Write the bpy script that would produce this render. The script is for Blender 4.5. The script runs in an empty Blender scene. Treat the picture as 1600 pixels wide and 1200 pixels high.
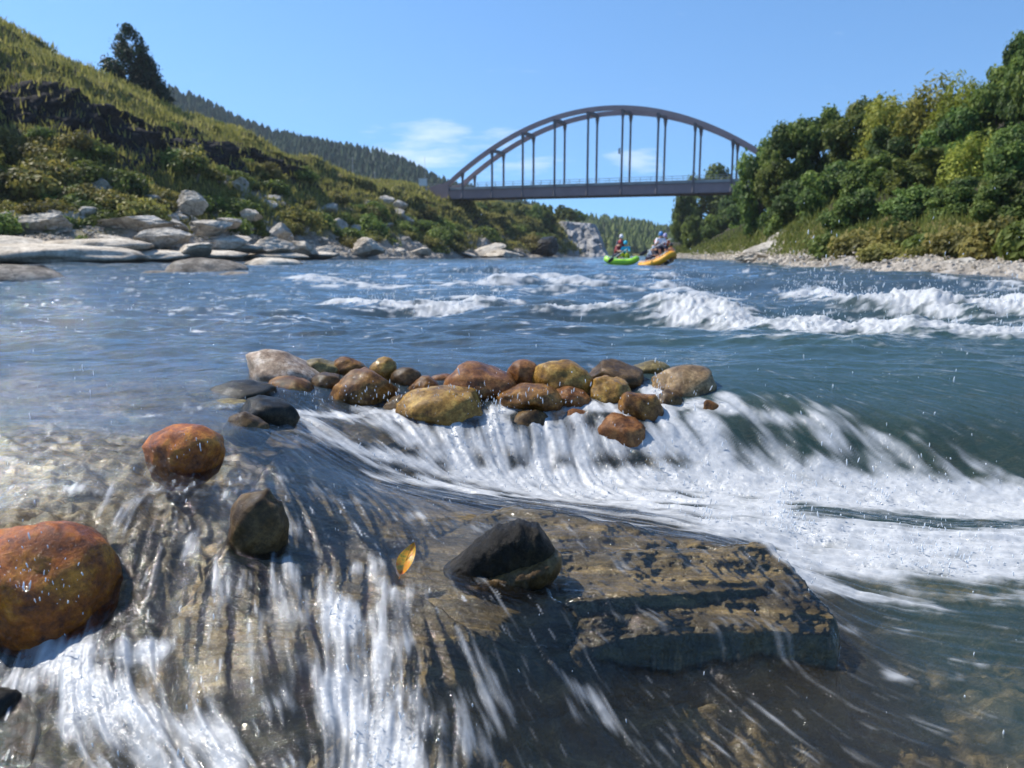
import bpy, math, random
import numpy as np
from mathutils import Vector, Matrix

# ------------------------------------------------------------------ camera, sky, sun, exposure
sc = bpy.context.scene
HC = 0.5                                  # camera height above the upper pool (z = 0)
F = 1200.0                                # focal length in photo pixels (photo 1600 x 1200)
PITCH = math.atan(202.0 / F)
CP, SP = math.cos(PITCH), math.sin(PITCH)
cd = bpy.data.cameras.new("camera")
cam = bpy.data.objects.new("camera", cd)
sc.collection.objects.link(cam)
cd.sensor_width = 36.0
cd.lens = 27.0
cd.clip_start = 0.05
cd.clip_end = 6000
cam.location = (0, 0, HC)
cam.rotation_euler = (math.pi / 2 - PITCH, 0, 0)
cd.dof.use_dof = True
cd.dof.focus_distance = 2.0
cd.dof.aperture_fstop = 5.0
sc.camera = cam

SUN_EL, SUN_AZ = math.radians(52), math.radians(-68)     # azimuth from +Y towards +X
sundir = Vector((math.sin(SUN_AZ) * math.cos(SUN_EL), math.cos(SUN_AZ) * math.cos(SUN_EL), math.sin(SUN_EL)))
sl = bpy.data.lights.new("sun", 'SUN')
sl.energy = 4.0
sl.angle = math.radians(0.5)
sl.color = (1.0, 0.95, 0.87)
so = bpy.data.objects.new("sun", sl)
sc.collection.objects.link(so)
so.rotation_euler = sundir.to_track_quat('Z', 'Y').to_euler()
so.location = (-30, 10, 60)

world = bpy.data.worlds.new("World")
sc.world = world
world.use_nodes = True
wn, wl = world.node_tree.nodes, world.node_tree.links
wn.clear()
wo = wn.new("ShaderNodeOutputWorld")
wb = wn.new("ShaderNodeBackground")
sky = wn.new("ShaderNodeTexSky")
sky.sky_type = 'NISHITA'
sky.sun_disc = False
sky.sun_elevation = SUN_EL
sky.sun_rotation = SUN_AZ
sky.altitude = 100
sky.air_density = 1.0
sky.dust_density = 0.25
sky.ozone_density = 3.0
wb.inputs[1].default_value = 0.12
tcs = wn.new("ShaderNodeTexCoord"); vms = wn.new("ShaderNodeVectorMath"); vms.operation = 'MULTIPLY_ADD'
vms.inputs[1].default_value = (1, 1, 0.92); vms.inputs[2].default_value = (0, 0, 0.13)
wl.new(tcs.outputs["Generated"], vms.inputs[0]); wl.new(vms.outputs[0], sky.inputs[0])
# thin clouds low above the hills, as directions of the sky
geo = wn.new("ShaderNodeNewGeometry")
sep = wn.new("ShaderNodeSeparateXYZ")
wl.new(geo.outputs["Incoming"], sep.inputs[0])
def wmath(op, a, b=None, clamp=False):
    n = wn.new("ShaderNodeMath"); n.operation = op; n.use_clamp = clamp
    for i, x in enumerate((a, b)):
        if x is None: continue
        if isinstance(x, (int, float)): n.inputs[i].default_value = x
        else: wl.new(x, n.inputs[i])
    return n.outputs[0]
ny = wmath('MULTIPLY', sep.outputs[1], -1.0)
az = wmath('DIVIDE', wmath('MULTIPLY', sep.outputs[0], -1.0), ny)
el = wmath('DIVIDE', wmath('MULTIPLY', sep.outputs[2], -1.0), ny)
comb = wn.new("ShaderNodeCombineXYZ")
wl.new(wmath('MULTIPLY', az, 14.0), comb.inputs[0]); wl.new(wmath('MULTIPLY', el, 70.0), comb.inputs[1])
cn = wn.new("ShaderNodeTexNoise"); cn.inputs["Scale"].default_value = 1.0; cn.inputs["Detail"].default_value = 7
cn.inputs["Roughness"].default_value = 0.62
wl.new(comb.outputs[0], cn.inputs["Vector"])
def blob(a0, e0, ra, re, s):
    da = wmath('DIVIDE', wmath('SUBTRACT', az, a0), ra); de = wmath('DIVIDE', wmath('SUBTRACT', el, e0), re)
    r2 = wmath('ADD', wmath('MULTIPLY', da, da), wmath('MULTIPLY', de, de))
    return wmath('MULTIPLY', wmath('SUBTRACT', 1.0, r2, True), s)
acc = None
for b in ((-0.095, 0.152, 0.075, 0.02, 1.0), (-0.12, 0.122, 0.10, 0.024, 1.0), (-0.02, 0.145, 0.05, 0.02, 0.7),
          (0.155, 0.117, 0.055, 0.022, 0.9), (0.015, 0.112, 0.09, 0.022, 0.6), (-0.17, 0.150, 0.03, 0.012, 0.5),
          (0.01, 0.228, 0.02, 0.01, 0.3)):
    o = blob(*b)
    acc = o if acc is None else wmath('MAXIMUM', acc, o)
cl = wmath('MULTIPLY', wmath('SUBTRACT', wmath('ADD', wmath('MULTIPLY', acc, 0.42), cn.outputs[0]), 0.66), 2.0, True)
cl = wmath('MULTIPLY', cl, wmath('GREATER_THAN', ny, 0.0))
cl = wmath('MULTIPLY', cl, 0.62)
mixc = wn.new("ShaderNodeMix"); mixc.data_type = 'RGBA'
wl.new(cl, mixc.inputs[0]); skt = wn.new("ShaderNodeMix"); skt.data_type = 'RGBA'; skt.blend_type = 'MULTIPLY'; skt.inputs[0].default_value = 1.0
wl.new(sky.outputs[0], skt.inputs[6]); skt.inputs[7].default_value = (0.64, 0.91, 1.07, 1)
wl.new(skt.outputs[2], mixc.inputs[6]); mixc.inputs[7].default_value = (6.6, 6.9, 7.3, 1)
wl.new(mixc.outputs[2], wb.inputs[0])
wl.new(wb.outputs[0], wo.inputs[0])

sc.view_settings.view_transform = 'Standard'
sc.view_settings.look = 'None'
sc.view_settings.exposure = 0.7
sc.render.engine = 'CYCLES'
sc.cycles.use_denoising = True
sc.cycles.max_bounces = 8
sc.cycles.diffuse_bounces = 3
sc.cycles.glossy_bounces = 3
sc.cycles.transparent_max_bounces = 10
sc.cycles.caustics_reflective = False
sc.cycles.caustics_refractive = False

# ------------------------------------------------------------------ helpers
rng = np.random.default_rng(7)
random.seed(7)
SCOL = sc.collection

def pY(u, v, Y):
    """world point on the sight line of photo pixel (u, v) at distance Y"""
    a = (600 - v) / F
    dy, dz = CP + a * SP, -SP + a * CP
    t = Y / dy
    return Vector(((u - 800) / F * t, Y, HC + dz * t))
def pZ(u, v, z):
    a = (600 - v) / F
    dy, dz = CP + a * SP, -SP + a * CP
    t = (z - HC) / dz
    return Vector(((u - 800) / F * t, dy * t, z))
def ppm(Y, z=0.0):
    """photo pixels per metre at distance Y"""
    return F / (Y * CP + (HC - z) * SP)

def tag(o, label=None, cat=None, group=None, kind=None):
    if label: o["label"] = label
    if cat: o["category"] = cat
    if group: o["group"] = group
    if kind: o["kind"] = kind
    return o
def empty(name, loc=(0, 0, 0), rz=0.0):
    o = bpy.data.objects.new(name, None)
    SCOL.objects.link(o); o.location = loc; o.rotation_euler = (0, 0, rz)
    o.empty_display_size = 0.1
    return o
def link(name, me, mat=None, parent=None, loc=None):
    o = bpy.data.objects.new(name, me)
    SCOL.objects.link(o)
    if mat is not None and not me.materials: me.materials.append(mat)
    if parent is not None: o.parent = parent
    if loc is not None: o.location = loc
    return o
def mesh_np(name, verts, faces, smooth=True, attrs=None):
    """faces: (M,k) int array"""
    me = bpy.data.meshes.new(name)
    verts = np.asarray(verts, np.float32); faces = np.asarray(faces, np.int32)
    M, k = faces.shape
    me.vertices.add(len(verts)); me.vertices.foreach_set("co", verts.ravel())
    me.loops.add(M * k); me.loops.foreach_set("vertex_index", faces.ravel())
    me.polygons.add(M)
    me.polygons.foreach_set("loop_start", np.arange(0, M * k, k, dtype=np.int32))
    me.polygons.foreach_set("loop_total", np.full(M, k, np.int32))
    me.polygons.foreach_set("use_smooth", np.full(M, smooth, bool))
    me.update(calc_edges=True)
    for n, a in (attrs or {}).items():
        at = me.attributes.new(n, 'FLOAT', 'POINT')
        at.data.foreach_set("value", np.asarray(a, np.float32).ravel())
    return me
def grid_faces(nr, nc, mask=None):
    i = np.arange(nr - 1)[:, None] * nc + np.arange(nc - 1)[None, :]
    f = np.stack([i, i + 1, i + 1 + nc, i + nc], -1).reshape(-1, 4)
    if mask is not None:
        f = f[mask.reshape(-1)]
    return f
class MB:
    """collects boxes, tubes, rings into one mesh"""
    def __init__(s): s.v, s.f = [], []
    def add(s, v, f):
        b = len(s.v); s.v += [tuple(x) for x in v]; s.f += [tuple(i + b for i in q) for q in f]; return s
    def box(s, c, d, rot=None):
        hx, hy, hz = d[0] / 2, d[1] / 2, d[2] / 2
        v = [Vector((x, y, z)) for x in (-hx, hx) for y in (-hy, hy) for z in (-hz, hz)]
        if rot is not None: v = [rot @ q for q in v]
        v = [q + Vector(c) for q in v]
        return s.add(v, [(0, 1, 3, 2), (4, 6, 7, 5), (0, 4, 5, 1), (2, 3, 7, 6), (0, 2, 6, 4), (1, 5, 7, 3)])
    def tube(s, pts, radii, n=8, caps=True, flat=1.0):
        pts = [Vector(p) for p in pts]
        if not hasattr(radii, '__len__'): radii = [radii] * len(pts)
        up = Vector((0.13, 0.21, 1)).normalized()
        vs, fs = [], []
        for i, p in enumerate(pts):
            t = (pts[min(i + 1, len(pts) - 1)] - pts[max(i - 1, 0)]).normalized()
            a = t.cross(up)
            if a.length < 0.1: a = t.cross(Vector((1, 0, 0)))
            a.normalize(); b = t.cross(a)
            for k in range(n):
                w = 2 * math.pi * k / n
                vs.append(p + (a * math.cos(w) + b * math.sin(w) * flat) * radii[i])
        for i in range(len(pts) - 1):
            for k in range(n):
                k2 = (k + 1) % n
                fs.append((i * n + k, i * n + k2, (i + 1) * n + k2, (i + 1) * n + k))
        if caps:
            fs.append(tuple(range(n))); fs.append(tuple((len(pts) - 1) * n + k for k in range(n))[::-1])
        return s.add(vs, fs)
    def ball(s, c, r, n=10, rot=None):
        c = Vector(c); r = Vector(r) if hasattr(r, '__len__') else Vector((r, r, r))
        vs, fs = [], []
        for i in range(n // 2 + 1):
            th = math.pi * i / (n // 2)
            for k in range(n):
                ph = 2 * math.pi * k / n
                q = Vector((r.x * math.sin(th) * math.cos(ph), r.y * math.sin(th) * math.sin(ph), r.z * math.cos(th)))
                if rot is not None: q = rot @ q
                vs.append(c + q)
        for i in range(n // 2):
            for k in range(n):
                k2 = (k + 1) % n
                fs.append((i * n + k, (i + 1) * n + k, (i + 1) * n + k2, i * n + k2))
        return s.add(vs, fs)
    def build(s, name, mat, parent=None, smooth=False, loc=None):
        me = bpy.data.meshes.new(name); me.from_pydata(s.v, [], s.f); me.update()
        if smooth: me.polygons.foreach_set("use_smooth", [True] * len(me.polygons))
        return link(name, me, mat, parent, loc)

# gradient noise in numpy
_perm = rng.permutation(256).astype(np.int32); _perm = np.concatenate([_perm, _perm, _perm])
_ga = rng.random(256) * 2 * math.pi
_gx, _gy = np.cos(_ga).astype(np.float32), np.sin(_ga).astype(np.float32)
def noise2(x, y):
    xi = np.floor(x).astype(np.int32); yi = np.floor(y).astype(np.int32)
    xf = (x - xi).astype(np.float32); yf = (y - yi).astype(np.float32)
    xi &= 255; yi &= 255
    u = xf * xf * xf * (xf * (xf * 6 - 15) + 10); v = yf * yf * yf * (yf * (yf * 6 - 15) + 10)
    def g(a, b, dx, dy):
        h = _perm[_perm[xi + a] + yi + b] & 255
        return _gx[h] * dx + _gy[h] * dy
    n00, n10 = g(0, 0, xf, yf), g(1, 0, xf - 1, yf)
    n01, n11 = g(0, 1, xf, yf - 1), g(1, 1, xf - 1, yf - 1)
    return 1.5 * ((n00 * (1 - u) + n10 * u) * (1 - v) + (n01 * (1 - u) + n11 * u) * v)
def fbm(x, y, oct=4, gain=0.5):
    s, a = 0, 1.0
    for i in range(oct):
        s = s + a * noise2(x * 2 ** i + 17.3 * i, y * 2 ** i - 9.1 * i); a *= gain
    return s
def sstep(a, b, x):
    t = np.clip((x - a) / (b - a), 0, 1); return t * t * (3 - 2 * t)

# ------------------------------------------------------------------ materials
def newmat(name):
    m = bpy.data.materials.new(name); m.use_nodes = True
    n, l = m.node_tree.nodes, m.node_tree.links
    n.clear()
    out = n.new("ShaderNodeOutputMaterial")
    return m, n, l, out
def node(n, t, **kw):
    x = n.new(t)
    for k, v in kw.items(): setattr(x, k, v)
    return x
def noise_node(n, l, vec, scale, detail=5, rough=0.55, dist=0.0):
    x = n.new("ShaderNodeTexNoise")
    x.inputs["Scale"].default_value = scale; x.inputs["Detail"].default_value = detail
    x.inputs["Roughness"].default_value = rough; x.inputs["Distortion"].default_value = dist
    if vec is not None: l.new(vec, x.inputs["Vector"])
    return x
def ramp(n, l, fac, stops, interp='LINEAR'):
    r = n.new("ShaderNodeValToRGB"); cr = r.color_ramp; cr.interpolation = interp
    while len(cr.elements) > 1: cr.elements.remove(cr.elements[-1])
    for i, (p, c) in enumerate(stops):
        e = cr.elements[0] if i == 0 else cr.elements.new(p)
        e.position = p; e.color = (c[0], c[1], c[2], 1) if hasattr(c, '__len__') else (c, c, c, 1)
    l.new(fac, r.inputs[0]); return r.outputs[0]
def mixrgb(n, l, fac, a, b, mode='MIX'):
    m = n.new("ShaderNodeMix"); m.data_type = 'RGBA'; m.blend_type = mode
    for i, x in ((0, fac), (6, a), (7, b)):
        if hasattr(x, 'links'): l.new(x, m.inputs[i])
        elif hasattr(x, '__len__'): m.inputs[i].default_value = (x[0], x[1], x[2], 1)
        else: m.inputs[i].default_value = x
    return m.outputs[2]
def mth(n, l, op, a, b=None, clamp=False):
    m = n.new("ShaderNodeMath"); m.operation = op; m.use_clamp = clamp
    for i, x in enumerate((a, b)):
        if x is None: continue
        if isinstance(x, (int, float)): m.inputs[i].default_value = x
        else: l.new(x, m.inputs[i])
    return m.outputs[0]
def bump(n, l, h, strength=0.5, dist=0.01, prev=None):
    b = n.new("ShaderNodeBump"); b.inputs["Strength"].default_value = strength; b.inputs["Distance"].default_value = dist
    l.new(h, b.inputs["Height"])
    if prev is not None: l.new(prev, b.inputs["Normal"])
    return b.outputs[0]
def objco(n): return n.new("ShaderNodeTexCoord").outputs["Object"]

def plain(name, col, rough=0.6, metal=0.0, var=0.15, scale=8.0, coat=0.0):
    m, n, l, out = newmat(name)
    p = n.new("ShaderNodeBsdfPrincipled")
    nz = noise_node(n, l, objco(n), scale, 4)
    c2 = tuple(max(0, c * (1 - var)) for c in col); c1 = tuple(min(1, c * (1 + var)) for c in col)
    l.new(ramp(n, l, nz.outputs[0], [(0.3, c2), (0.7, c1)]), p.inputs["Base Color"])
    p.inputs["Roughness"].default_value = rough; p.inputs["Metallic"].default_value = metal
    p.inputs["Coat Weight"].default_value = coat
    l.new(p.outputs[0], out.inputs[0]); return m

def rock_mat(name, dark, mid, light, wet=0.5, scale=14.0, bumpd=0.004, vein=0.0, speck=None):
    """a wet stone: three tones, fine grain, thin uneven water film"""
    m, n, l, out = newmat(name)
    co = objco(n)
    p = n.new("ShaderNodeBsdfPrincipled")
    a = noise_node(n, l, co, scale * 1.1, 10, 0.74, 0.15)
    col = ramp(n, l, a.outputs[0], [(0.34, dark), (0.5, mid), (0.64, light)])
    b = noise_node(n, l, co, scale * 7, 5, 0.65)
    col = mixrgb(n, l, 0.75, col, ramp(n, l, b.outputs[0], [(0.3, 0.45), (0.55, 1.0), (0.75, 1.35)]), 'MULTIPLY')
    vo = n.new("ShaderNodeTexVoronoi"); vo.feature = 'DISTANCE_TO_EDGE'; vo.inputs["Scale"].default_value = scale * .9
    dv = n.new("ShaderNodeMixRGB"); dv.inputs[0].default_value = .12; l.new(co, dv.inputs[1]); l.new(a.outputs[1], dv.inputs[2]); l.new(dv.outputs[0], vo.inputs["Vector"])
    crk = ramp(n, l, vo.outputs["Distance"], [(0.0, 0.35), (0.035, 1.0)])
    col = mixrgb(n, l, mth(n, l, 'MULTIPLY', a.outputs[0], .9), col, crk, 'MULTIPLY')
    if vein:
        w = n.new("ShaderNodeTexWave"); w.inputs["Scale"].default_value = scale * 0.8
        w.inputs["Distortion"].default_value = 6; w.inputs["Detail"].default_value = 4
        w.bands_direction = 'Z'
        l.new(co, w.inputs["Vector"])
        col = mixrgb(n, l, mth(n, l, 'MULTIPLY', ramp(n, l, w.outputs[0], [(0.55, 0.0), (0.9, 1.0)]), vein), col, light)
    l.new(col, p.inputs["Base Color"])
    rr = ramp(n, l, noise_node(n, l, co, scale * 1.7, 3).outputs[0], [(0.4, 0.4 if wet > .3 else 0.8), (0.65, 0.7 if wet > .3 else 0.95)])
    l.new(rr, p.inputs["Roughness"])
    p.inputs["Specular IOR Level"].default_value = 0.12
    p.inputs["Coat Weight"].default_value = 0.42 * wet; p.inputs["Coat Roughness"].default_value = 0.05
    h = mth(n, l, 'ADD', a.outputs[0], mth(n, l, 'MULTIPLY', b.outputs[0], 0.35))
    bn = bump(n, l, h, 0.9, bumpd)
    l.new(bn, p.inputs["Normal"])
    f = noise_node(n, l, co, scale * 4.5, 4, 0.65, .5)
    l.new(bump(n, l, f.outputs[0], 0.9, bumpd * 1.6), p.inputs["Coat Normal"])
    l.new(p.outputs[0], out.inputs[0]); return m

M = {}
M['orange'] = rock_mat("wet orange rock", (0.045, 0.009, 0.002), (0.36, 0.095, 0.008), (0.68, 0.25, 0.022), 1.5, 13, 0.009)
M['brown'] = rock_mat("wet brown rock", (0.03, 0.012, 0.003), (0.17, 0.075, 0.016), (0.38, 0.19, 0.045), 0.9)
M['rust'] = rock_mat("wet rust rock", (0.04, 0.014, 0.005), (0.19, 0.075, 0.02), (0.36, 0.17, 0.055), 0.9)
M['tan'] = rock_mat("wet tan rock", (0.06, 0.028, 0.006), (0.27, 0.145, 0.028), (0.52, 0.33, 0.085), 0.9)
M['olive'] = rock_mat("wet olive rock", (0.04, 0.028, 0.010), (0.17, 0.125, 0.042), (0.32, 0.25, 0.10), 0.9)
M['dark'] = rock_mat("wet dark rock", (0.006, 0.005, 0.004), (0.02, 0.017, 0.012), (0.06, 0.048, 0.032), 0.55)
M['darkbrown'] = rock_mat("wet umber rock", (0.02, 0.011, 0.004), (0.085, 0.048, 0.016), (0.19, 0.115, 0.045), 0.7)
M['greybrown'] = rock_mat("wet grey brown rock", (0.06, 0.034, 0.014), (0.22, 0.14, 0.065), (0.42, 0.29, 0.15), 0.9)
M['pale'] = rock_mat("half dry cream rock", (0.12, 0.07, 0.04), (0.34, 0.24, 0.16), (0.72, 0.6, 0.48), 0.5)
M['wedge'] = rock_mat("wet layered dark rock", (0.005, 0.004, 0.003), (0.014, 0.011, 0.007), (0.05, 0.036, 0.018), 0.45, 16, 0.009)
M['drygrey'] = rock_mat("dry grey boulder", (0.20, 0.175, 0.145), (0.45, 0.41, 0.35), (0.70, 0.65, 0.57), 0.0, 0.9, 0.12)
M['drywarm'] = rock_mat("dry cream boulder", (0.28, 0.23, 0.17), (0.55, 0.48, 0.39), (0.76, 0.69, 0.58), 0.0, 0.7, 0.1)
M['islet'] = rock_mat("damp grey brown river rock", (0.06, 0.05, 0.04), (0.22, 0.19, 0.155), (0.42, 0.37, 0.31), 0.1, 2.0, 0.06)

# ------------------------------------------------------------------ river level and bedrock, as smooth surfaces through levelled points
def tps_fit(pts, vals, lam=1e-4):
    P = np.array(pts); n = len(P)
    d2 = ((P[:, None] - P[None]) ** 2).sum(-1)
    K = 0.5 * d2 * np.log(d2 + 1e-9) + lam * np.eye(n)
    A = np.zeros((n + 3, n + 3)); A[:n, :n] = K
    A[:n, n] = 1; A[:n, n + 1:] = P; A[n:, :n] = A[:n, n:].T
    w = np.linalg.solve(A, np.concatenate([vals, np.zeros(3)]))
    return P, w
def tps_eval(fit, X, Y):
    P, w = fit; n = len(P)
    sh = X.shape; x = X.ravel(); y = Y.ravel()
    out = w[n] + w[n + 1] * x + w[n + 2] * y
    for i in range(n):
        d2 = (x - P[i, 0]) ** 2 + (y - P[i, 1]) ** 2
        out = out + w[i] * 0.5 * d2 * np.log(d2 + 1e-9)
    return out.reshape(sh)
# (u, v, level) for the water
WP = [(60, 560, 0), (250, 560, 0), (420, 545, 0), (600, 555, 0), (800, 550, 0), (1000, 550, 0), (1150, 560, 0), (1350, 550, 0.0), (1560, 545, -0.01),
      (-200, 560, 0), (1800, 545, -0.02), (-200, 700, 0), (0, 640, 0), (0, 720, 0), (60, 790, -0.015), (200, 650, 0), (150, 740, -0.01),
      (380, 585, 0), (500, 575, 0), (620, 575, 0), (760, 575, 0), (880, 575, 0), (1000, 575, 0), (1100, 578, -0.005), (1200, 595, -0.02), (440, 610, -.01), (520, 612, -.045), (620, 606, -.04), (760, 604, -.035), (880, 602, -.035), (1000, 602, -.035), (1090, 606, -.035), (560, 632, -.075), (700, 632, -.08), (850, 630, -.075), (980, 628, -.07), (1080, 630, -.07),
      (1320, 620, -0.06), (1450, 625, -0.07), (1600, 620, -0.07), (1800, 620, -0.1),
      (330, 640, -0.005), (420, 680, -0.03), (300, 760, -0.045), (200, 770, -0.03),
      (480, 645, -0.06), (600, 660, -0.105), (720, 665, -0.12), (830, 655, -0.11), (950, 655, -0.11), (1050, 655, -0.11), (1160, 655, -0.105), (1300, 660, -0.11),
      (1450, 680, -0.14), (1600, 690, -0.16), (1850, 700, -0.2),
      (560, 700, -0.14), (700, 722, -0.215), (830, 722, -0.235), (950, 725, -0.24), (1080, 725, -0.24), (1200, 720, -0.23), (1350, 735, -0.25), (1500, 755, -0.27), (1650, 770, -0.28),
      (560, 745, -0.15), (700, 770, -0.2), (850, 790, -0.225), (1000, 800, -0.25), (1120, 800, -0.265), (1300, 800, -0.27), (1600, 830, -0.28), (1850, 830, -0.29),
      (1250, 870, -0.29), (1400, 900, -0.30), (1600, 920, -0.30), (1850, 920, -0.3), (1360, 980, -0.315), (1600, 1050, -0.32), (1850, 1080, -0.32), (1330, 1080, -0.33), (1500, 1180, -0.335),
      (1100, 1100, -0.33), (900, 1120, -0.33), (700, 1120, -0.335), (1200, 1190, -0.345), (900, 1200, -0.35), (700, 1210, -0.36),
      (640, 860, -0.15), (800, 860, -0.175), (1000, 860, -0.20), (1180, 870, -0.215), (640, 930, -0.18), (520, 840, -0.13), (420, 780, -0.07), (470, 720, -0.075),
      (760, 960, -0.205), (950, 950, -0.225), (1180, 950, -0.235), (1000, 1010, -0.29), (1250, 1030, -0.30),
      (250, 860, -0.10), (350, 880, -0.12), (450, 920, -0.16), (200, 940, -0.15), (300, 980, -0.19), (420, 1020, -0.22), (200, 1010, -0.2),
      (90, 1020, -0.26), (20, 1000, -0.26), (200, 1060, -0.28), (320, 1080, -0.27), (420, 1120, -0.29), (100, 1120, -0.35), (250, 1150, -0.36), (0, 1180, -0.40), (330, 1200, -0.36), (480, 1200, -0.34),
      (530, 960, -0.195), (540, 1040, -0.26), (560, 1110, -0.32), (580, 1200, -0.38), (640, 1010, -0.245),
      (-150, 1000, -0.3), (-150, 1150, -0.4), (-100, 850, -0.03), (200, 1290, -0.42), (800, 1290, -0.4), (1300, 1290, -0.36), (1750, 1250, -0.34), (-250, 1290, -0.45)]
def _soften(u, v, z):                       # the apron at the front left is a gentle slope, not a drop
    if v > 900 and z < -.15:
        k = 0.42 if u < 700 else (0.42 + 0.5 * min(1, (u - 700) / 250))
        z = -.15 + (z + .15) * k if u < 950 else z
    return u, v, z
WP = [_soften(*q) for q in WP]
pw = [pZ(*q) for q in WP]
WFIT = tps_fit([(p.x, p.y) for p in pw], np.array([p.z for p in pw]), 2e-3)
def water_base(X, Y):
    z = tps_eval(WFIT, X, np.clip(Y, 0.85, None))
    return z * (1 - sstep(3.1, 4.3, Y)) + 0.0 * Y
def hit(u, v):
    """where the sight line of (u, v) meets the smooth water"""
    ys = np.linspace(0.95, 60, 6000) if v < 560 else np.linspace(0.95, 4.5, 700)
    a = (600 - v) / F; t = ys / (CP + a * SP)
    xs = (u - 800) / F * t; zr = HC + (-SP + a * CP) * t
    zw = water_base(xs, ys) if v >= 540 else ys * 0
    k = np.argmax(zr < zw)
    return Vector((xs[k], ys[k], float(zw[k])))

ROWS_N = 760; COLS = 900; A0, A1 = -0.98, 0.98
Y0, YN = 0.86, 5.2
rN = (YN / Y0) ** (1.0 / (ROWS_N - 1))
yn = Y0 * rN ** np.arange(ROWS_N)
yf = [YN * rN]; r = rN
while yf[-1] < 330:
    r = min(1.0105, r * 1.00003 + 0.00004); yf.append(yf[-1] * r)
yy = np.concatenate([yn, np.array(yf)])
aa = np.linspace(A0, A1, COLS)
GX = (aa[None, :] * (yy[:, None] + 0.15)).astype(np.float64); GY = np.repeat(yy[:, None], COLS, 1)
NR = len(yy)
GXn, GYn = GX[:ROWS_N], GY[:ROWS_N]
Wn = water_base(GXn, GYn)

def seg_dist(X, Y, pts):
    """distance to a polyline and position along it (0..1)"""
    best = np.full(X.shape, 1e9); tt = np.zeros(X.shape)
    n = len(pts) - 1
    for i in range(n):
        ax, ay, bx, by = pts[i][0], pts[i][1], pts[i + 1][0], pts[i + 1][1]
        dx, dy = bx - ax, by - ay; L2 = dx * dx + dy * dy + 1e-9
        t = np.clip(((X - ax) * dx + (Y - ay) * dy) / L2, 0, 1)
        d = np.hypot(X - ax - t * dx, Y - ay - t * dy)
        m = d < best; best[m] = d[m]; tt[m] = ((i + t) / n)[m]
    return best, tt
def inpoly(X, Y, poly):
    r = np.zeros(X.shape, bool); n = len(poly)
    for i in range(n):
        x1, y1 = poly[i][:2]; x2, y2 = poly[(i + 1) % n][:2]
        c = ((y1 > Y) != (y2 > Y)) & (X < (x2 - x1) * (Y - y1) / (y2 - y1 + 1e-12) + x1)
        r ^= c
    return r
def poly_sd(X, Y, poly):
    """signed distance, positive inside"""
    d, _ = seg_dist(X, Y, list(poly) + [poly[0]])
    return np.where(inpoly(X, Y, poly), d, -d)

# bedrock field: depth below the water surface, negative where it stands out
SLAB = [hit(u, v) for u, v in ((430, 690), (520, 700), (640, 765), (860, 805), (1040, 842), (1190, 850), (1212, 905), (1275, 935), (1312, 985), (1306, 1040),
                               (1150, 1052), (1000, 1058), (850, 1065), (640, 1090), (540, 1040), (430, 1060), (300, 1100), (230, 980), (330, 860), (380, 760))]
def bed_field(X, Y, W):
    """height of the rock under/over the water"""
    far = sstep(2.2, 3.6, Y)
    n1 = fbm(X * 5, Y * 5, 5); n2 = fbm(X * 22 + 7, Y * 22, 4); n3 = fbm(X * 90, Y * 90 + 3, 3)
    # strata: thin beds running left-right, warped
    s = (Y + 0.16 * X + 0.03 * n1) * 26
    tooth = (s - np.floor(s)); tooth = sstep(0.0, 0.45, tooth) - tooth
    sd = poly_sd(X, Y, SLAB)
    ins = sstep(-0.04, 0.03, sd)
    # generic bed depth
    depth = 0.10 + 0.035 * n1 + 0.014 * n2 + far * 0.25
    depth = depth + sstep(0.25, 1.1, X) * sstep(1.9, 1.4, Y) * 0.05 + sstep(1.35, 1.8, Y) * sstep(0.35, 0.7, X) * 0.1
    slabd = 0.012 + 0.006 * n1 + 0.0025 * n2 + 0.005 * tooth + 0.0005 * n3
    d = depth * (1 - ins) + slabd * ins
    z = W - d
    return z, ins, sd

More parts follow.
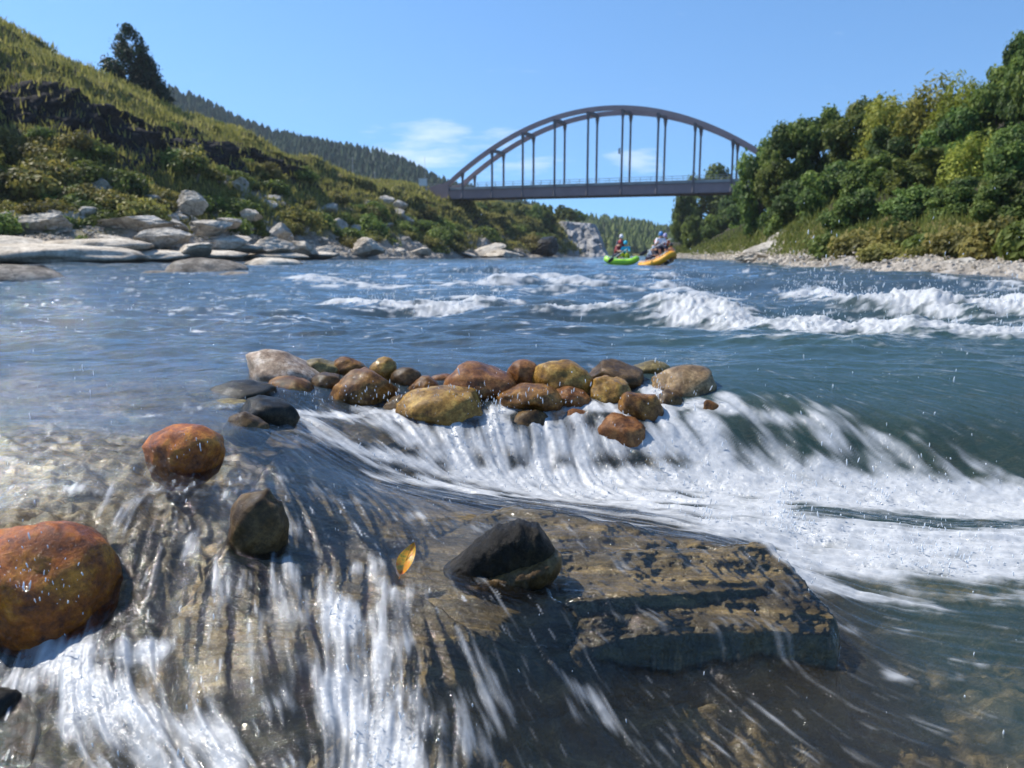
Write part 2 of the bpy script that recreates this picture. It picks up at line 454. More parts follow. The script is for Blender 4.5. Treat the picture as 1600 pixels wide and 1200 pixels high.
def shelf_z(X, Y):
    """height of the two exposed shelves (or -9 outside)"""
    n1 = fbm(X * 9, Y * 9 + 4, 5); n2 = fbm(X * 34, Y * 60, 4); n3 = fbm(X * 120, Y * 120, 2)
    wob = 0.011 * n1 + 0.002 * n2
    s = (Y + 0.10 * X + 0.035 * n1) * 13; tooth = (s - np.floor(s)); tooth = 0.007 * (sstep(0, 0.3, tooth) - tooth) * (.5 + np.clip(fbm(X * 2.2, Y * 2.2 + 9, 2), -.5, .5))
    s2 = (Y + 0.08 * X + 0.03 * n1) * 37; t2 = s2 - np.floor(s2); tooth = tooth + .0016 * (sstep(0, .2, t2) - t2) * np.clip(fbm(X * 4, Y * 9, 3) * 2, 0, 1)
    a = [pZ(860, 830, -0.168), pZ(1190, 860, -0.192), pZ(1200, 912, -0.203), pZ(900, 930, -0.196)]
    fa = np.linalg.lstsq(np.array([(p.x, p.y, 1) for p in a]), np.array([p.z for p in a]), rcond=None)[0]
    b = [pZ(1240, 935, -0.228), pZ(1300, 985, -0.243), pZ(1000, 985, -0.243), pZ(800, 1035, -0.262), pZ(760, 945, -0.212), pZ(1000, 935, -0.222)]
    fb = np.linalg.lstsq(np.array([(p.x, p.y, 1) for p in b]), np.array([p.z for p in b]), rcond=None)[0]
    za = fa[0] * X + fa[1] * Y + fa[2] - 0.006 - 0.02 * sstep(0.2, -0.1, X) + 0.005 * n1 + 0.0009 * n2 + tooth * .7 + 0.0004 * n3
    zb = fb[0] * X + fb[1] * Y + fb[2] - 0.03 * sstep(0.10, -0.25, X) + 0.006 * n1 + 0.0009 * n2 + tooth * .7 + 0.0004 * n3
    PA = [pZ(u, v, -0.19) for u, v in ((800, 800), (1000, 828), (1100, 843), (1185, 849), (1205, 872), (1210, 908), (1100, 920), (900, 934), (760, 920), (660, 900), (640, 840))]
    PB = [pZ(u, v, -0.24) for u, v in ((600, 900), (900, 900), (1200, 890), (1262, 928), (1300, 965), (1308, 988), (1150, 986), (1000, 992), (900, 1012), (820, 1030), (720, 1010), (620, 960))]
    sa = poly_sd(X, Y, PA) + wob; sb = poly_sd(X, Y, PB) + wob
    za = za - 0.001 - 0.11 * (1 - sstep(-0.034, 0.008, sa)) ; zb = zb - 0.000 - 0.12 * (1 - sstep(-0.034, 0.008, sb))
    return za, zb, sstep(-.008, .02, sa), sstep(-.008, .02, sb)
SHELFW = {}
def rock_z(X, Y, W):
    z, ins, sd = bed_field(X, Y, W)
    m = (Y < 2.3)
    if m.any():
        za, zb, wa, wb = shelf_z(X[m], Y[m])
        zz = z[m]; zz = zz * (1 - wb) + np.maximum(zb, zz - .03 * wb) * wb
        zz = np.maximum(zz * (1 - wa) + za * wa, np.where(wb > 0, zb, -9))
        z = z.copy(); z[m] = zz
        SHELFW['w'] = np.zeros(z.shape); SHELFW['w'][m] = np.maximum(wa, wb)
    return z, ins, sd

# ------------------------------------------------------------------ flow directions (u, v, dx, dy, radius)
FLOW = [(100, 560, .1, -1), (500, 560, .1, -1), (900, 560, .15, -1), (1200, 560, .5, -1), (1500, 560, .9, -1), (1200, 640, .5, -1), (1350, 700, .6, -1), (1580, 700, .9, -1),
        (100, 650, .35, -1), (300, 640, .3, -1), (100, 760, .35, -1), (450, 650, .9, -.8), (560, 690, 1, -.55), (650, 720, 1, -.45), (700, 655, .05, -1), (850, 655, .05, -1), (950, 655, .25, -1), (1050, 660, .6, -1), (700, 700, .3, -1), (850, 700, .15, -1), (1000, 700, .7, -1), (1120, 700, .8, -1),
        (750, 765, 1, -.35), (900, 790, 1, -.45), (1050, 815, 1, -.5), (1100, 770, 1, -.3), (1250, 780, 1, -.2), (1450, 820, 1, -.25), (1350, 900, 1, -.4), (1500, 960, 1, -.4),
        (480, 760, .5, -1), (600, 830, .4, -1), (750, 850, .5, -.9), (900, 870, .3, -1), (1100, 890, .3, -1), (1000, 950, .7, -.8),
        (250, 800, .15, -1), (350, 860, .3, -1), (250, 900, .2, -1), (400, 950, .4, -1), (480, 1000, .45, -1), (300, 1020, .3, -1), (450, 1100, .5, -1),
        (560, 930, .1, -1), (560, 1050, .1, -1), (600, 1170, .1, -1), (720, 1000, .4, -1), (850, 1060, .45, -1), (950, 1130, .5, -1), (1150, 1100, .6, -1), (1400, 1080, .8, -.8),
        (60, 1020, .3, -1), (120, 1080, .6, -1), (220, 1120, 1, -1), (320, 1180, 1, -1), (20, 1120, .4, -1), (60, 880, .1, -1)]
def flow_field(X, Y):
    vx = np.zeros(X.shape); vy = np.zeros(X.shape) - 1e-6
    for u, v, dx, dy in FLOW:
        h = hit(u, v); L = math.hypot(dx, dy); r = 0.045 * h.y ** 1.3
        w = np.exp(-((X - h.x) ** 2 + (Y - h.y) ** 2) / (2 * (1.05 * r) ** 2)) + 1e-5 / ((X - h.x) ** 2 + (Y - h.y) ** 2 + 0.01)
        vx += w * dx / L; vy += w * dy / L
    n = np.hypot(vx, vy)
    return vx / n, vy / n
vxn, vyn = flow_field(GXn[::4, ::4], GYn[::4, ::4])
def samp(A, r, c):
    r = np.clip(r, 0, A.shape[0] - 1.001); c = np.clip(c, 0, A.shape[1] - 1.001)
    i = r.astype(np.int32); j = c.astype(np.int32); fr = (r - i).astype(np.float32); fc = (c - j).astype(np.float32)
    return (A[i, j] * (1 - fr) + A[i + 1, j] * fr) * (1 - fc) + (A[i, j + 1] * (1 - fr) + A[i + 1, j + 1] * fr) * fc
logr = math.log(rN)
def gidx(X, Y): return np.log(np.maximum(Y, 0.1) / Y0) / logr, (X / (Y + 0.15) - A0) / (A1 - A0) * (COLS - 1)
def norm01(A):
    lo, hi = np.percentile(A, 1), np.percentile(A, 99); return np.clip((A - lo) / (hi - lo), 0, 1)
def lic(N, length, steps):
    acc = N.copy(); 
    for sgn in (1, -1):
        x, y = GXn.copy(), GYn.copy()
        for k in range(steps):
            r, c = gidx(x, y)
            ri = np.clip((r / 4).astype(np.int32), 0, vxn.shape[0] - 1); ci = np.clip((c / 4).astype(np.int32), 0, vxn.shape[1] - 1)
            ds = length / steps * np.minimum(1.0, y / 2.0 + 0.35)
            x = x + sgn * vxn[ri, ci] * ds; y = y + sgn * vyn[ri, ci] * ds
            r, c = gidx(x, y)
            acc += samp(N, r, c) * (1 - k / steps)
    return acc
Nf = (noise2(GXn * 80, GYn * 80) + 0.5 * noise2(GXn * 150 + 5, GYn * 150)).astype(np.float32)
Nc = (noise2(GXn * 24, GYn * 24) + 0.7 * noise2(GXn * 48 + 5, GYn * 48)).astype(np.float32)
SF = norm01(lic(Nf, 0.065, 18))
SC = norm01(lic(Nc, 0.16, 12))
Nt = (noise2(GXn * 130, GYn * 130) + 0.4 * noise2(GXn * 45 + 5, GYn * 45)).astype(np.float32)
SG = norm01(lic(Nt, 0.028, 10))
Nb = (noise2(GXn * 10, GYn * 10) + 0.9 * noise2(GXn * 23 + 5, GYn * 23) + .6 * noise2(GXn * 55, GYn * 55)).astype(np.float32)
SB = norm01(lic(Nb, 0.055, 7))
Nr = norm01(fbm(GXn * 30, GYn * 30, 4))
kb = np.clip((GXn - .5) / .8, 0, 1) * .22 * sstep(2.75, 2.4, GYn)
S = (0.16 * SF + 0.22 * SC + .14 * SG + .48 * SB) * (1 - kb) + Nr * kb

# ------------------------------------------------------------------ white water: strokes (points, half width in metres, strength)
def strokes(X, Y, L):
    f = np.zeros(X.shape)
    for pts, w, s in L:
        P = [hit(*p) for p in pts]
        d, t = seg_dist(X, Y, [(p.x, p.y) for p in P])
        ww = w if not hasattr(w, '__len__') else np.interp(t, np.linspace(0, 1, len(w)), w)
        ss = s if not hasattr(s, '__len__') else np.interp(t, np.linspace(0, 1, len(s)), s)
        f = np.maximum(f, ss * np.exp(-(d / ww) ** 2 * 1.1))
    return f
NEARFOAM = [
    # falls through the cobble weir
    ([(470, 655), (530, 690), (600, 715)], .07, .75), ([(560, 640), (600, 660), (640, 690)], .06, .7), ([(610, 650), (660, 680), (680, 710)], .07, .85),
    ([(700, 670), (710, 700), (730, 735)], .08, .95), ([(770, 650), (775, 690), (780, 730)], .07, .95), ([(840, 640), (845, 680), (850, 735)], .075, .85),
    ([(900, 640), (905, 690), (910, 735)], .07, .8), ([(945, 625), (985, 665), (1030, 705)], .045, .85), ([(1020, 610), (1045, 660), (1090, 705)], .07, 1.0),
    ([(1090, 650), (1110, 690), (1150, 735)], .08, .9), ([(1130, 620), (1180, 650), (1260, 650), (1380, 690)], .06, .62),
    ([(1200, 690), (1230, 725), (1260, 750)], .09, .7), ([(1300, 680), (1350, 720), (1400, 750)], .08, .6), ([(1380, 690), (1440, 735), (1480, 755)], .05, .55),
    # foot of the falls and the white chute running right
    ([(620, 725), (750, 745), (900, 750), (1050, 750), (1200, 760)], .10, [.5, .9, 1, 1.05, 1.1]),
    ([(480, 680), (600, 730), (720, 765), (860, 780)], .05, [.5, .6, .7, .65]),
    ([(660, 745), (700, 760), (760, 775)], .05, .75), ([(760, 775), (950, 800), (1100, 825)], .06, [.5, .6, .6]),
    ([(1120, 750), (1300, 775), (1500, 790), (1750, 800)], .16, 1.15), ([(1130, 820), (1300, 830), (1500, 845), (1750, 850)], .13, 1.1),
    ([(1220, 870), (1350, 880), (1500, 890), (1750, 890)], .11, [.9, .95, .8, .7]), ([(1230, 905), (1330, 930), (1480, 940), (1700, 930)], .07, [.8, .65, .5, .4]),
    ([(470, 665), (560, 700), (680, 735), (800, 760), (950, 785), (1120, 800)], .09, [.5, .62, .68, .7, .75, .9]), ([(540, 650), (700, 690), (900, 690), (1080, 690)], .13, [.4, .6, .65, .7]),
    ([(700, 780), (850, 800), (1000, 820), (1130, 835)], .035, [.4, .5, .55, .6]), ([(1120, 780), (1250, 830), (1400, 860), (1600, 870)], .16, .85),
    ([(1230, 640), (1400, 700), (1560, 750)], .12, .42), ([(60, 1030), (200, 1080), (330, 1190)], .09, .55), ([(250, 780), (330, 900), (420, 1020), (520, 1150)], .10, .36), ([(640, 930), (720, 1020), (800, 1120)], .06, .36), ([(480, 760), (620, 800), (740, 830)], .06, .36), ([(480, 920), (520, 1050), (620, 1200)], .10, .42),
    ([(430, 642), (520, 650), (600, 642), (700, 655), (800, 640), (900, 634), (1000, 642), (1090, 630), (1140, 640)], .05, .8),
    ([(600, 745), (800, 760), (1000, 775), (1200, 790)], .08, [.6, .85, 1.0, 1.1]), ([(850, 775), (1000, 795), (1120, 815), (1220, 850)], .05, [.5, .75, .9, .95]), ([(1200, 780), (1240, 860), (1280, 930)], .08, [.9, .9, .6]), ([(1280, 740), (1450, 765), (1640, 775)], .09, .95),
    # front falls
    ([(500, 905), (530, 960), (545, 1030), (560, 1110), (590, 1220)], [.035, .055, .07, .09, .11], [.65, .9, .95, 1.0, 1.0]),
    ([(560, 890), (610, 930), (640, 1000)], .04, .6), ([(640, 1080), (680, 1150), (720, 1220)], .06, .62), ([(450, 880), (480, 940), (510, 1000)], .03, .6),
    ([(70, 1010), (120, 1060), (200, 1110), (290, 1160), (370, 1230)], [.045, .06, .06, .06, .06], [.85, 1, .95, .9, .8]),
    ([(130, 1020), (200, 1030), (250, 1020)], .035, .75), ([(30, 1060), (110, 1150), (180, 1230)], .035, .65), ([(150, 1090), (200, 1160), (260, 1230)], .05, .85),
    ([(0, 1040), (30, 1110), (80, 1180), (100, 1230)], .02, .5), ([(220, 1020), (270, 1050), (300, 1090)], .03, .45),
    # thin broken water over the slab
    ([(230, 770), (350, 770), (440, 750)], .05, .42), ([(190, 790), (220, 850), (250, 920)], .05, .36), ([(300, 850), (320, 930)], .05, .34),
    ([(0, 770), (100, 765), (200, 775)], .03, .35), ([(450, 800), (480, 860)], .05, .42), ([(860, 1040), (930, 1100), (990, 1180)], .02, .42),
    ([(1300, 985), (1360, 985), (1420, 995)], .03, .35), ([(1390, 1060), (1460, 1070), (1500, 1065)], .02, .5),
    ([(230, 650), (300, 640), (400, 630)], .06, .34), ([(60, 700), (120, 690)], .03, .32),
]
foam = strokes(GXn, GYn, NEARFOAM)
calm = 1 - np.clip(foam * 1.4, 0, 1)

# ------------------------------------------------------------------ water surface
Wall = np.zeros((NR, COLS)); Wall[:ROWS_N] = Wn
dyrow = np.gradient(yy)[:, None]
dxcol = (A1 - A0) / COLS * yy[:, None]
def band(lam): return sstep(1.2, 3.0, lam / np.maximum(dyrow, dxcol))
disp = np.zeros((NR, COLS))
ampY = 0.25 + 0.75 * sstep(3.0, 6.5, GY)
wx, wy = 0.15 * fbm(GX * 0.5, GY * 0.5, 2), 0.15 * fbm(GX * 0.5 + 9, GY * 0.5, 2)
for lam, a, sx in ((3.4, 0.09, .5), (1.7, 0.06, .55), (0.85, 0.034, .6), (0.42, 0.020, .65), (0.21, 0.009, .7), (0.11, 0.0042, .8), (0.055, 0.0019, .8), (0.028, 0.0008, .8)):
    nz = noise2((GX + wx) / lam * sx, (GY + wy) / lam)
    nz = 0.6 * nz + 0.4 * (0.5 - 2 * np.abs(noise2((GX + wx) / lam * sx * .8 + 40, (GY + wy) / lam * .8)))
    k = (ampY if lam > .3 else 0.45 + 0.55 * ampY) * (1 + (1.3 if .1 < lam < 1 else .7) * sstep(3.1, 3.8, GY))
    if lam > 1: k = k * sstep(3.2, 6.5, GY)
    disp += a * nz * band(lam) * k
far_damp = 1 - 0.45 * sstep(40, 120, GY)
disp *= far_damp
# the pool left and the slab are smoother than the river
nearamp = np.ones((NR, COLS))
nearamp[:ROWS_N] = np.where(GYn < 3.2, 0.55 + 0.6 * np.clip(foam, 0, 1), 1.0)
disp *= nearamp
FW = np.zeros((NR, COLS)); FW[:ROWS_N] = foam
# standing waves: crest line, height, thickness, foam strength
CRESTS = [([(1040, 492), (1120, 500), (1220, 512), (1380, 520)], .15, .32, 1.05), ([(1240, 470), (1350, 492), (1480, 500), (1640, 505)], .22, .38, 1.15),
          ([(1180, 530), (1330, 535), (1420, 528)], .04, .22, .4), ([(1500, 470), (1600, 478), (1760, 480)], .17, .4, 1.0), ([(1440, 522), (1560, 528), (1700, 530)], .07, .25, .75),
          ([(480, 443), (600, 447), (700, 448)], .09, .5, .85), ([(770, 448), (840, 441), (910, 446)], .22, .55, .9), ([(800, 458), (900, 458)], .08, .4, .5),
          ([(540, 474), (640, 484), (760, 480)], .10, .4, .85), ([(870, 492), (950, 490)], .05, .28, .7), ([(985, 455), (1040, 448), (1090, 462)], .14, .4, .8), ([(1030, 440), (1060, 436)], .2, .4, .8),
          ([(200, 492), (310, 494)], .04, .25, .35), ([(1130, 437), (1200, 440)], .18, .6, .0), ([(950, 440), (1010, 441)], .1, .6, .35), ([(560, 520), (700, 523)], .03, .25, .0),
          ([(1240, 452), (1290, 462)], .10, .4, .7), ([(1500, 440), (1600, 452)], .08, .5, .6), ([(1100, 425), (1300, 432)], .1, .9, .0), ([(650, 425), (760, 427)], .12, .9, .15),
          ([(330, 462), (420, 466)], .05, .4, .25), ([(100, 440), (160, 443)], .05, .5, .3), ([(380, 500), (480, 505)], .04, .3, .25), ([(1150, 470), (1260, 480)], .08, .35, .3)]
for pts, h, th, fs in CRESTS:
    P = [hit(*p) for p in pts]
    lo, hi = min(p.y for p in P) - 3 * th - .5, max(p.y for p in P) + 3 * th + .5
    m = (yy > lo) & (yy < hi)
    X, Y = GX[m], GY[m]
    wob = 0.35 * th * fbm(X * 1.1 / th * .4, Y * 1.1 / th * .4 + 5, 3)
    d, t = seg_dist(X, Y + wob, [(p.x, p.y) for p in P])
    # steeper on the side facing upstream
    g = np.exp(-(d / th) ** 2 * 1.5)
    hn = 0.75 + 0.5 * fbm(X * 2.2, Y * 2.2, 3)
    disp[m] += (h * .68 if h > .12 else h * .9) * g * hn
    if fs > 0:
        sp = fbm(X * 3.1, Y * 3.1, 4)
        FW[m] = np.maximum(FW[m], fs * np.exp(-(d / (th * 1.15)) ** 2 * 1.3) * (0.95 + 0.45 * sp))
# scattered small whitecaps in the rapid
capn = fbm(GX * 0.9, GY * 1.7, 5)
FW = np.maximum(FW, 0.75 * sstep(.45, .95, capn) * sstep(4.5, 6.5, GY) * (1 - .6 * sstep(30, 60, GY)) * sstep(-.75, -.3, GX / GY))
# foam lumps and strands raise the surface
nf = fbm(GX * 7, GY * 7, 4); nf2 = fbm(GX * 26, GY * 26, 3)
lump = (np.where(GY < 3.4, .010, .02) * np.abs(nf) * np.where(GY > 4, .55, 1) + 0.0015 * nf2 + np.where(GY > 4, .006, 0) * nf2) * np.clip(FW, 0, 1.1) * (1 + 1.6 * sstep(3.5, 7, GY)) * np.where(GY > 4, 1.3, 1)
disp += lump * band(0.12)
St = np.full((NR, COLS), 0.5); St[:ROWS_N] = S
SFt = np.full((NR, COLS), 0.5); SFt[:ROWS_N] = SF
fmod = 0.5 + 0.5 * fbm(GX * 6, GY * 12, 4)
blend = sstep(3.4, 5.0, GY)
St = St * (1 - blend) + fmod * blend
disp[:ROWS_N] += ((SC - .5) * 0.012 + (SF - .5) * 0.005) * (0.35 + 0.9 * np.clip(foam, 0, 1)) * (1 - sstep(3, 4.2, GYn)) * (0.25 + 0.75 * sstep(-.005, -.06, Wn) + 0.0)
RZn, INS, SDS = rock_z(GXn, GYn, Wn); SHW = SHELFW['w']
WZ = Wall + disp
film = INS * (1 - np.clip(foam * 1.5, 0, 1))
WZ[:ROWS_N] = np.where(INS > 0, WZ[:ROWS_N] * (1 - 0.65 * film) + (Wn + 0.004 + 0.006 * (SC - .4)) * 0.65 * film, WZ[:ROWS_N])
shelf = (SHW > .5) | (RZn > Wn - 0.004)
fz = RZn + 0.0038 + (SB - .5) * 0.006 + (SF - .5) * .002
WZ[:ROWS_N] = np.where(shelf & ((INS > .2) | (SHW > .5)), np.maximum(fz, np.where(RZn > Wn - .012, fz, Wn)), WZ[:ROWS_N])
# foam coverage, with sun glints painted in as thin white streaks
cov = sstep(-0.1, 1.0, (FW * np.where(GY < 1.7, 1.45, 1.8) - 0.57) + (St - 0.5) * np.where(GY < 1.7, 2.8, 2.3) * (1 - 0.45 * np.clip(FW, 0, 1)))
glint_strand = (sstep(0.80, 0.97, SG) * sstep(0.35, .7, SC) * 0.8 + .35 * sstep(.72, .95, SF) * sstep(.4, .8, SC)) * (.35 + .65 * sstep(-.3, .4, fbm(GXn * 3, GYn * 3, 2)))
glint_mask = (sstep(-.01, -.05, Wn) * 0.8 + 0.08) * (1 - .62 * sstep(-.05, .15, GXn) * sstep(2.1, 1.8, GYn))
cov[:ROWS_N] = np.maximum(cov[:ROWS_N], glint_strand * glint_mask * (1 - sstep(3, 4, GYn)))
depth = WZ.copy(); depth[:ROWS_N] = WZ[:ROWS_N] - RZn
depth[ROWS_N:] = 0.35 + sstep(5, 12, GY[ROWS_N:]) * 1.0
opac = 1 - np.exp(-np.clip(depth, 0, 3) * (1.7 + 1.8 * sstep(2.6, 4.5, GY) + 1.4 * sstep(.3, .8, GX)))
verts = np.stack([GX, GY, WZ], -1).reshape(-1, 3)

def water_material():
    m, n, l, out = newmat("river water")
    co = objco(n)
    at = lambda s: node(n, "ShaderNodeAttribute", attribute_name=s).outputs["Fac"]
    fo, op, gr = at("foam"), at("opacity"), at("green")
    mp = n.new("ShaderNodeMapping"); mp.inputs["Scale"].default_value = (1.0, 1.5, 1.0); l.new(co, mp.inputs[0])
    h1 = noise_node(n, l, mp.outputs[0], 26, 4, 0.6, 0.8)
    h2 = noise_node(n, l, mp.outputs[0], 120, 3, 0.6, 0.4)
    h3 = noise_node(n, l, mp.outputs[0], 3.0, 5, 0.6, 0.6)
    b0 = bump(n, l, h3.outputs[0], 0.8, 0.06)
    bf = bump(n, l, h3.outputs[0], 0.25, 0.03)
    b1 = bump(n, l, h1.outputs[0], 0.55, 0.012, b0)
    b2 = bump(n, l, h2.outputs[0], 0.8, 0.003, b1)
    gl = n.new("ShaderNodeBsdfGlossy"); gl.inputs["Roughness"].default_value = 0.065; gl.inputs["Color"].default_value = (1, 1, 1, 1)
    l.new(b2, gl.inputs["Normal"])
    tr = n.new("ShaderNodeBsdfTransparent"); tr.inputs[0].default_value = (0.92, 0.92, 0.87, 1)
    bd = n.new("ShaderNodeBsdfDiffuse")
    l.new(mixrgb(n, l, gr, (0.035, 0.052, 0.062), (0.035, 0.070, 0.062)), bd.inputs[0])
    l.new(mixrgb(n, l, at("shallow"), mixrgb(n, l, gr, (0.035, 0.052, 0.062), (0.035, 0.070, 0.062)), (0.062, 0.055, 0.040)), bd.inputs[0])
    body = n.new("ShaderNodeMixShader"); l.new(op, body.inputs[0]); l.new(tr.outputs[0], body.inputs[1]); l.new(bd.outputs[0], body.inputs[2])
    fr = n.new("ShaderNodeFresnel"); fr.inputs[0].default_value = 1.33; l.new(bf, fr.inputs["Normal"])
    w = n.new("ShaderNodeMixShader"); l.new(fr.outputs[0], w.inputs[0]); l.new(body.outputs[0], w.inputs[1]); l.new(gl.outputs[0], w.inputs[2])
    # foam: bubbles, brighter where thick
    f1 = noise_node(n, l, co, 60, 5, 0.65); f2 = noise_node(n, l, co, 9, 4, 0.6)
    df = n.new("ShaderNodeBsdfDiffuse"); df.inputs[0].default_value = (0.69, 0.70, 0.71, 1)
    l.new(bump(n, l, mth(n, l, 'ADD', f1.outputs[0], f2.outputs[0]), 0.35, 0.005), df.inputs["Normal"])
    fg = n.new("ShaderNodeBsdfGlossy"); fg.inputs["Roughness"].default_value = 0.3; l.new(b2, fg.inputs["Normal"])
    tl = n.new("ShaderNodeBsdfTranslucent"); tl.inputs[0].default_value = (.7, .71, .72, 1)
    dm = n.new("ShaderNodeMixShader"); dm.inputs[0].default_value = .28; l.new(df.outputs[0], dm.inputs[1]); l.new(tl.outputs[0], dm.inputs[2])
    fm = n.new("ShaderNodeMixShader"); fm.inputs[0].default_value = 0.08
    l.new(dm.outputs[0], fm.inputs[1]); l.new(fg.outputs[0], fm.inputs[2])
    k = mth(n, l, 'MULTIPLY', fo, ramp(n, l, f1.outputs[0], [(0.25, 0.75), (0.6, 1.0)]), True)
    k = mth(n, l, 'MULTIPLY', k, 0.94)
    mx = n.new("ShaderNodeMixShader"); l.new(k, mx.inputs[0]); l.new(w.outputs[0], mx.inputs[1]); l.new(fm.outputs[0], mx.inputs[2])
    l.new(mx.outputs[0], out.inputs[0]); return m
green = sstep(.1, 1.2, GX) * sstep(8, 3, GY) * 0.9 + 0.1
me = mesh_np("river_water", verts, grid_faces(NR, COLS), True, {"foam": cov, "opacity": opac, "green": green, "shallow": sstep(2.2, 1.7, GY) * sstep(.95, .6, GX)})  # the foam value also carries the painted glints
river = tag(link("river_water", me, water_material()), kind="structure")

# ------------------------------------------------------------------ riverbed
def bed_material(name="riverbed rock", k=1.0):
    m, n, l, out = newmat(name)
    co = objco(n)
    mp = n.new("ShaderNodeMapping"); mp.inputs["Scale"].default_value = (0.55, 1.6, 1.6); mp.inputs["Rotation"].default_value = (0, 0, -0.2); l.new(co, mp.inputs[0])
    a = noise_node(n, l, mp.outputs[0], 7, 9, 0.62, 1.2)
    b = noise_node(n, l, mp.outputs[0], 38, 7, 0.68, 0.6)
    c = noise_node(n, l, co, 170, 4, 0.6)
    col = ramp(n, l, a.outputs[0], [(0.28, (0.045, 0.034, 0.022)), (0.42, (0.14, 0.11, 0.062)), (0.54, (0.26, 0.20, 0.105)), (0.62, (0.48, 0.36, 0.18)), (0.74, (0.2, 0.17, 0.12))])
    col = mixrgb(n, l, 0.85, col, ramp(n, l, b.outputs[0], [(0.3, 0.3), (0.5, 0.9), (0.72, 1.7)]), 'MULTIPLY')
    col = mixrgb(n, l, 0.5, col, ramp(n, l, c.outputs[0], [(0.35, 0.5), (0.65, 1.4)]), 'MULTIPLY')
    col = mixrgb(n, l, 1.0, col, (k * 1.0, k * .94, k * .84), 'MULTIPLY')
    p = n.new("ShaderNodeBsdfPrincipled"); l.new(col, p.inputs["Base Color"])
    p.inputs["Roughness"].default_value = 0.5; p.inputs["Specular IOR Level"].default_value = 0.3
    p.inputs["Coat Weight"].default_value = 0.8; p.inputs["Coat Roughness"].default_value = 0.07
    b1 = bump(n, l, a.outputs[0], 0.6, 0.012); b2 = bump(n, l, b.outputs[0], 0.6, 0.004, b1)
    l.new(bump(n, l, c.outputs[0], 0.8, 0.0022, b2), p.inputs["Normal"]); l.new(bump(n, l, c.outputs[0], 0.9, 0.003, b2), p.inputs["Coat Normal"])
    l.new(p.outputs[0], out.inputs[0]); return m
M['bed'] = bed_material('riverbed rock', .68); M['ledge'] = bed_material('wet ledge rock', .52)
st = 2
bx, by, bz = GXn[::st, ::st], GYn[::st, ::st], (RZn - 0.10 * sstep(-0.01, 0.03, SDS) * (INS > .5))[::st, ::st]
bme = mesh_np("riverbed", np.stack([bx, by, bz], -1).reshape(-1, 3), grid_faces(*bx.shape), True)
tag(link("riverbed", bme, M['bed']), kind="structure")
# the ledge: a solid patch with its own skirt
nr_l = 620; nc_l = 860
lx, ly = np.meshgrid(np.linspace(-0.95, 1.05, nc_l), np.linspace(1.0, 2.6, nr_l))
lW = water_base(lx, ly); lz, lins, lsd = rock_z(lx, ly, lW)
inside = (lsd > -0.005) | (SHELFW['w'] > .02)
cellm = inside[:-1, :-1] & inside[1:, :-1] & inside[:-1, 1:] & inside[1:, 1:]
f = grid_faces(nr_l, nc_l, cellm)
used = np.unique(f); remap = np.full(nr_l * nc_l, -1); remap[used] = np.arange(len(used))
V = np.stack([lx, ly, lz], -1).reshape(-1, 3)[used]; Fq = remap[f]
# skirt
e = np.concatenate([Fq[:, [0, 1]], Fq[:, [1, 2]], Fq[:, [2, 3]], Fq[:, [3, 0]]])
key = e[:, 0].astype(np.int64) * 10 ** 7 + e[:, 1]; rkey = e[:, 1].astype(np.int64) * 10 ** 7 + e[:, 0]
be = e[~np.isin(key, rkey)]
bv = np.unique(be); lowV = V[bv].copy(); lowV[:, 2] -= 0.3
mp_ = np.full(len(V), -1); mp_[bv] = len(V) + np.arange(len(bv))
sk = np.stack([be[:, 1], be[:, 0], mp_[be[:, 0]], mp_[be[:, 1]]], -1)
lme = mesh_np("rock_ledge", np.concatenate([V, lowV]), np.concatenate([Fq, sk]), True)
tag(link("rock_ledge", lme, M['ledge']), "wide brown layered bedrock ledge in the foreground with thin water sheeting over it", "rock ledge")

# ------------------------------------------------------------------ cobbles and boulders in the water
def cobble_mesh(name, r, seed, ang=0.25, point=0.0, sub=4):
    """an irregular water-worn stone; returns mesh with origin at its centre"""
    import bmesh
    bm = bmesh.new(); bmesh.ops.create_icosphere(bm, subdivisions=sub, radius=1.0)
    co = np.array([v.co for v in bm.verts])
    rs = np.random.default_rng(seed)
    # flatten towards a few random planes: gives facets with rounded edges
    n = rs.normal(size=(9, 3)); n /= np.linalg.norm(n, axis=1)[:, None]; dpl = 0.70 + 0.25 * rs.random(9)
    for q in range(9):
        dd = co @ n[q]; co = co - np.clip(dd - dpl[q], 0, None)[:, None] * n[q][None] * min(.85, ang * 2.2)
    for k in range(5):
        w = rs.normal(size=3) * (1.6 + k); ph = rs.random(3) * 6
        co = co * (1 + (0.07 / (1 + k * .8)) * np.sin(co @ w + ph[0])[:, None] * np.cos(co @ w[::-1] + ph[1])[:, None])
    if point: co[:, 2] *= 1 + point * np.clip(co[:, 2], 0, 1) * np.clip(1 - np.abs(co[:, 0] - .3), 0, 1)
    hf = noise2(co[:, 0] * 3 + seed, co[:, 1] * 3 + co[:, 2] * 3) * 0.035 + noise2(co[:, 0] * 7 + seed, co[:, 1] * 5 + co[:, 2] * 6) * 0.016 + noise2(co[:, 0] * 16 + seed, co[:, 2] * 16 + co[:, 1] * 11) * 0.006
    co = co * (1 + hf[:, None]) * np.array(r)
    for v, c in zip(bm.verts, co): v.co = c
    me = bpy.data.meshes.new(name); bm.to_mesh(me); bm.free()
    me.polygons.foreach_set("use_smooth", [True] * len(me.polygons))
    return me
_mats_off = {}
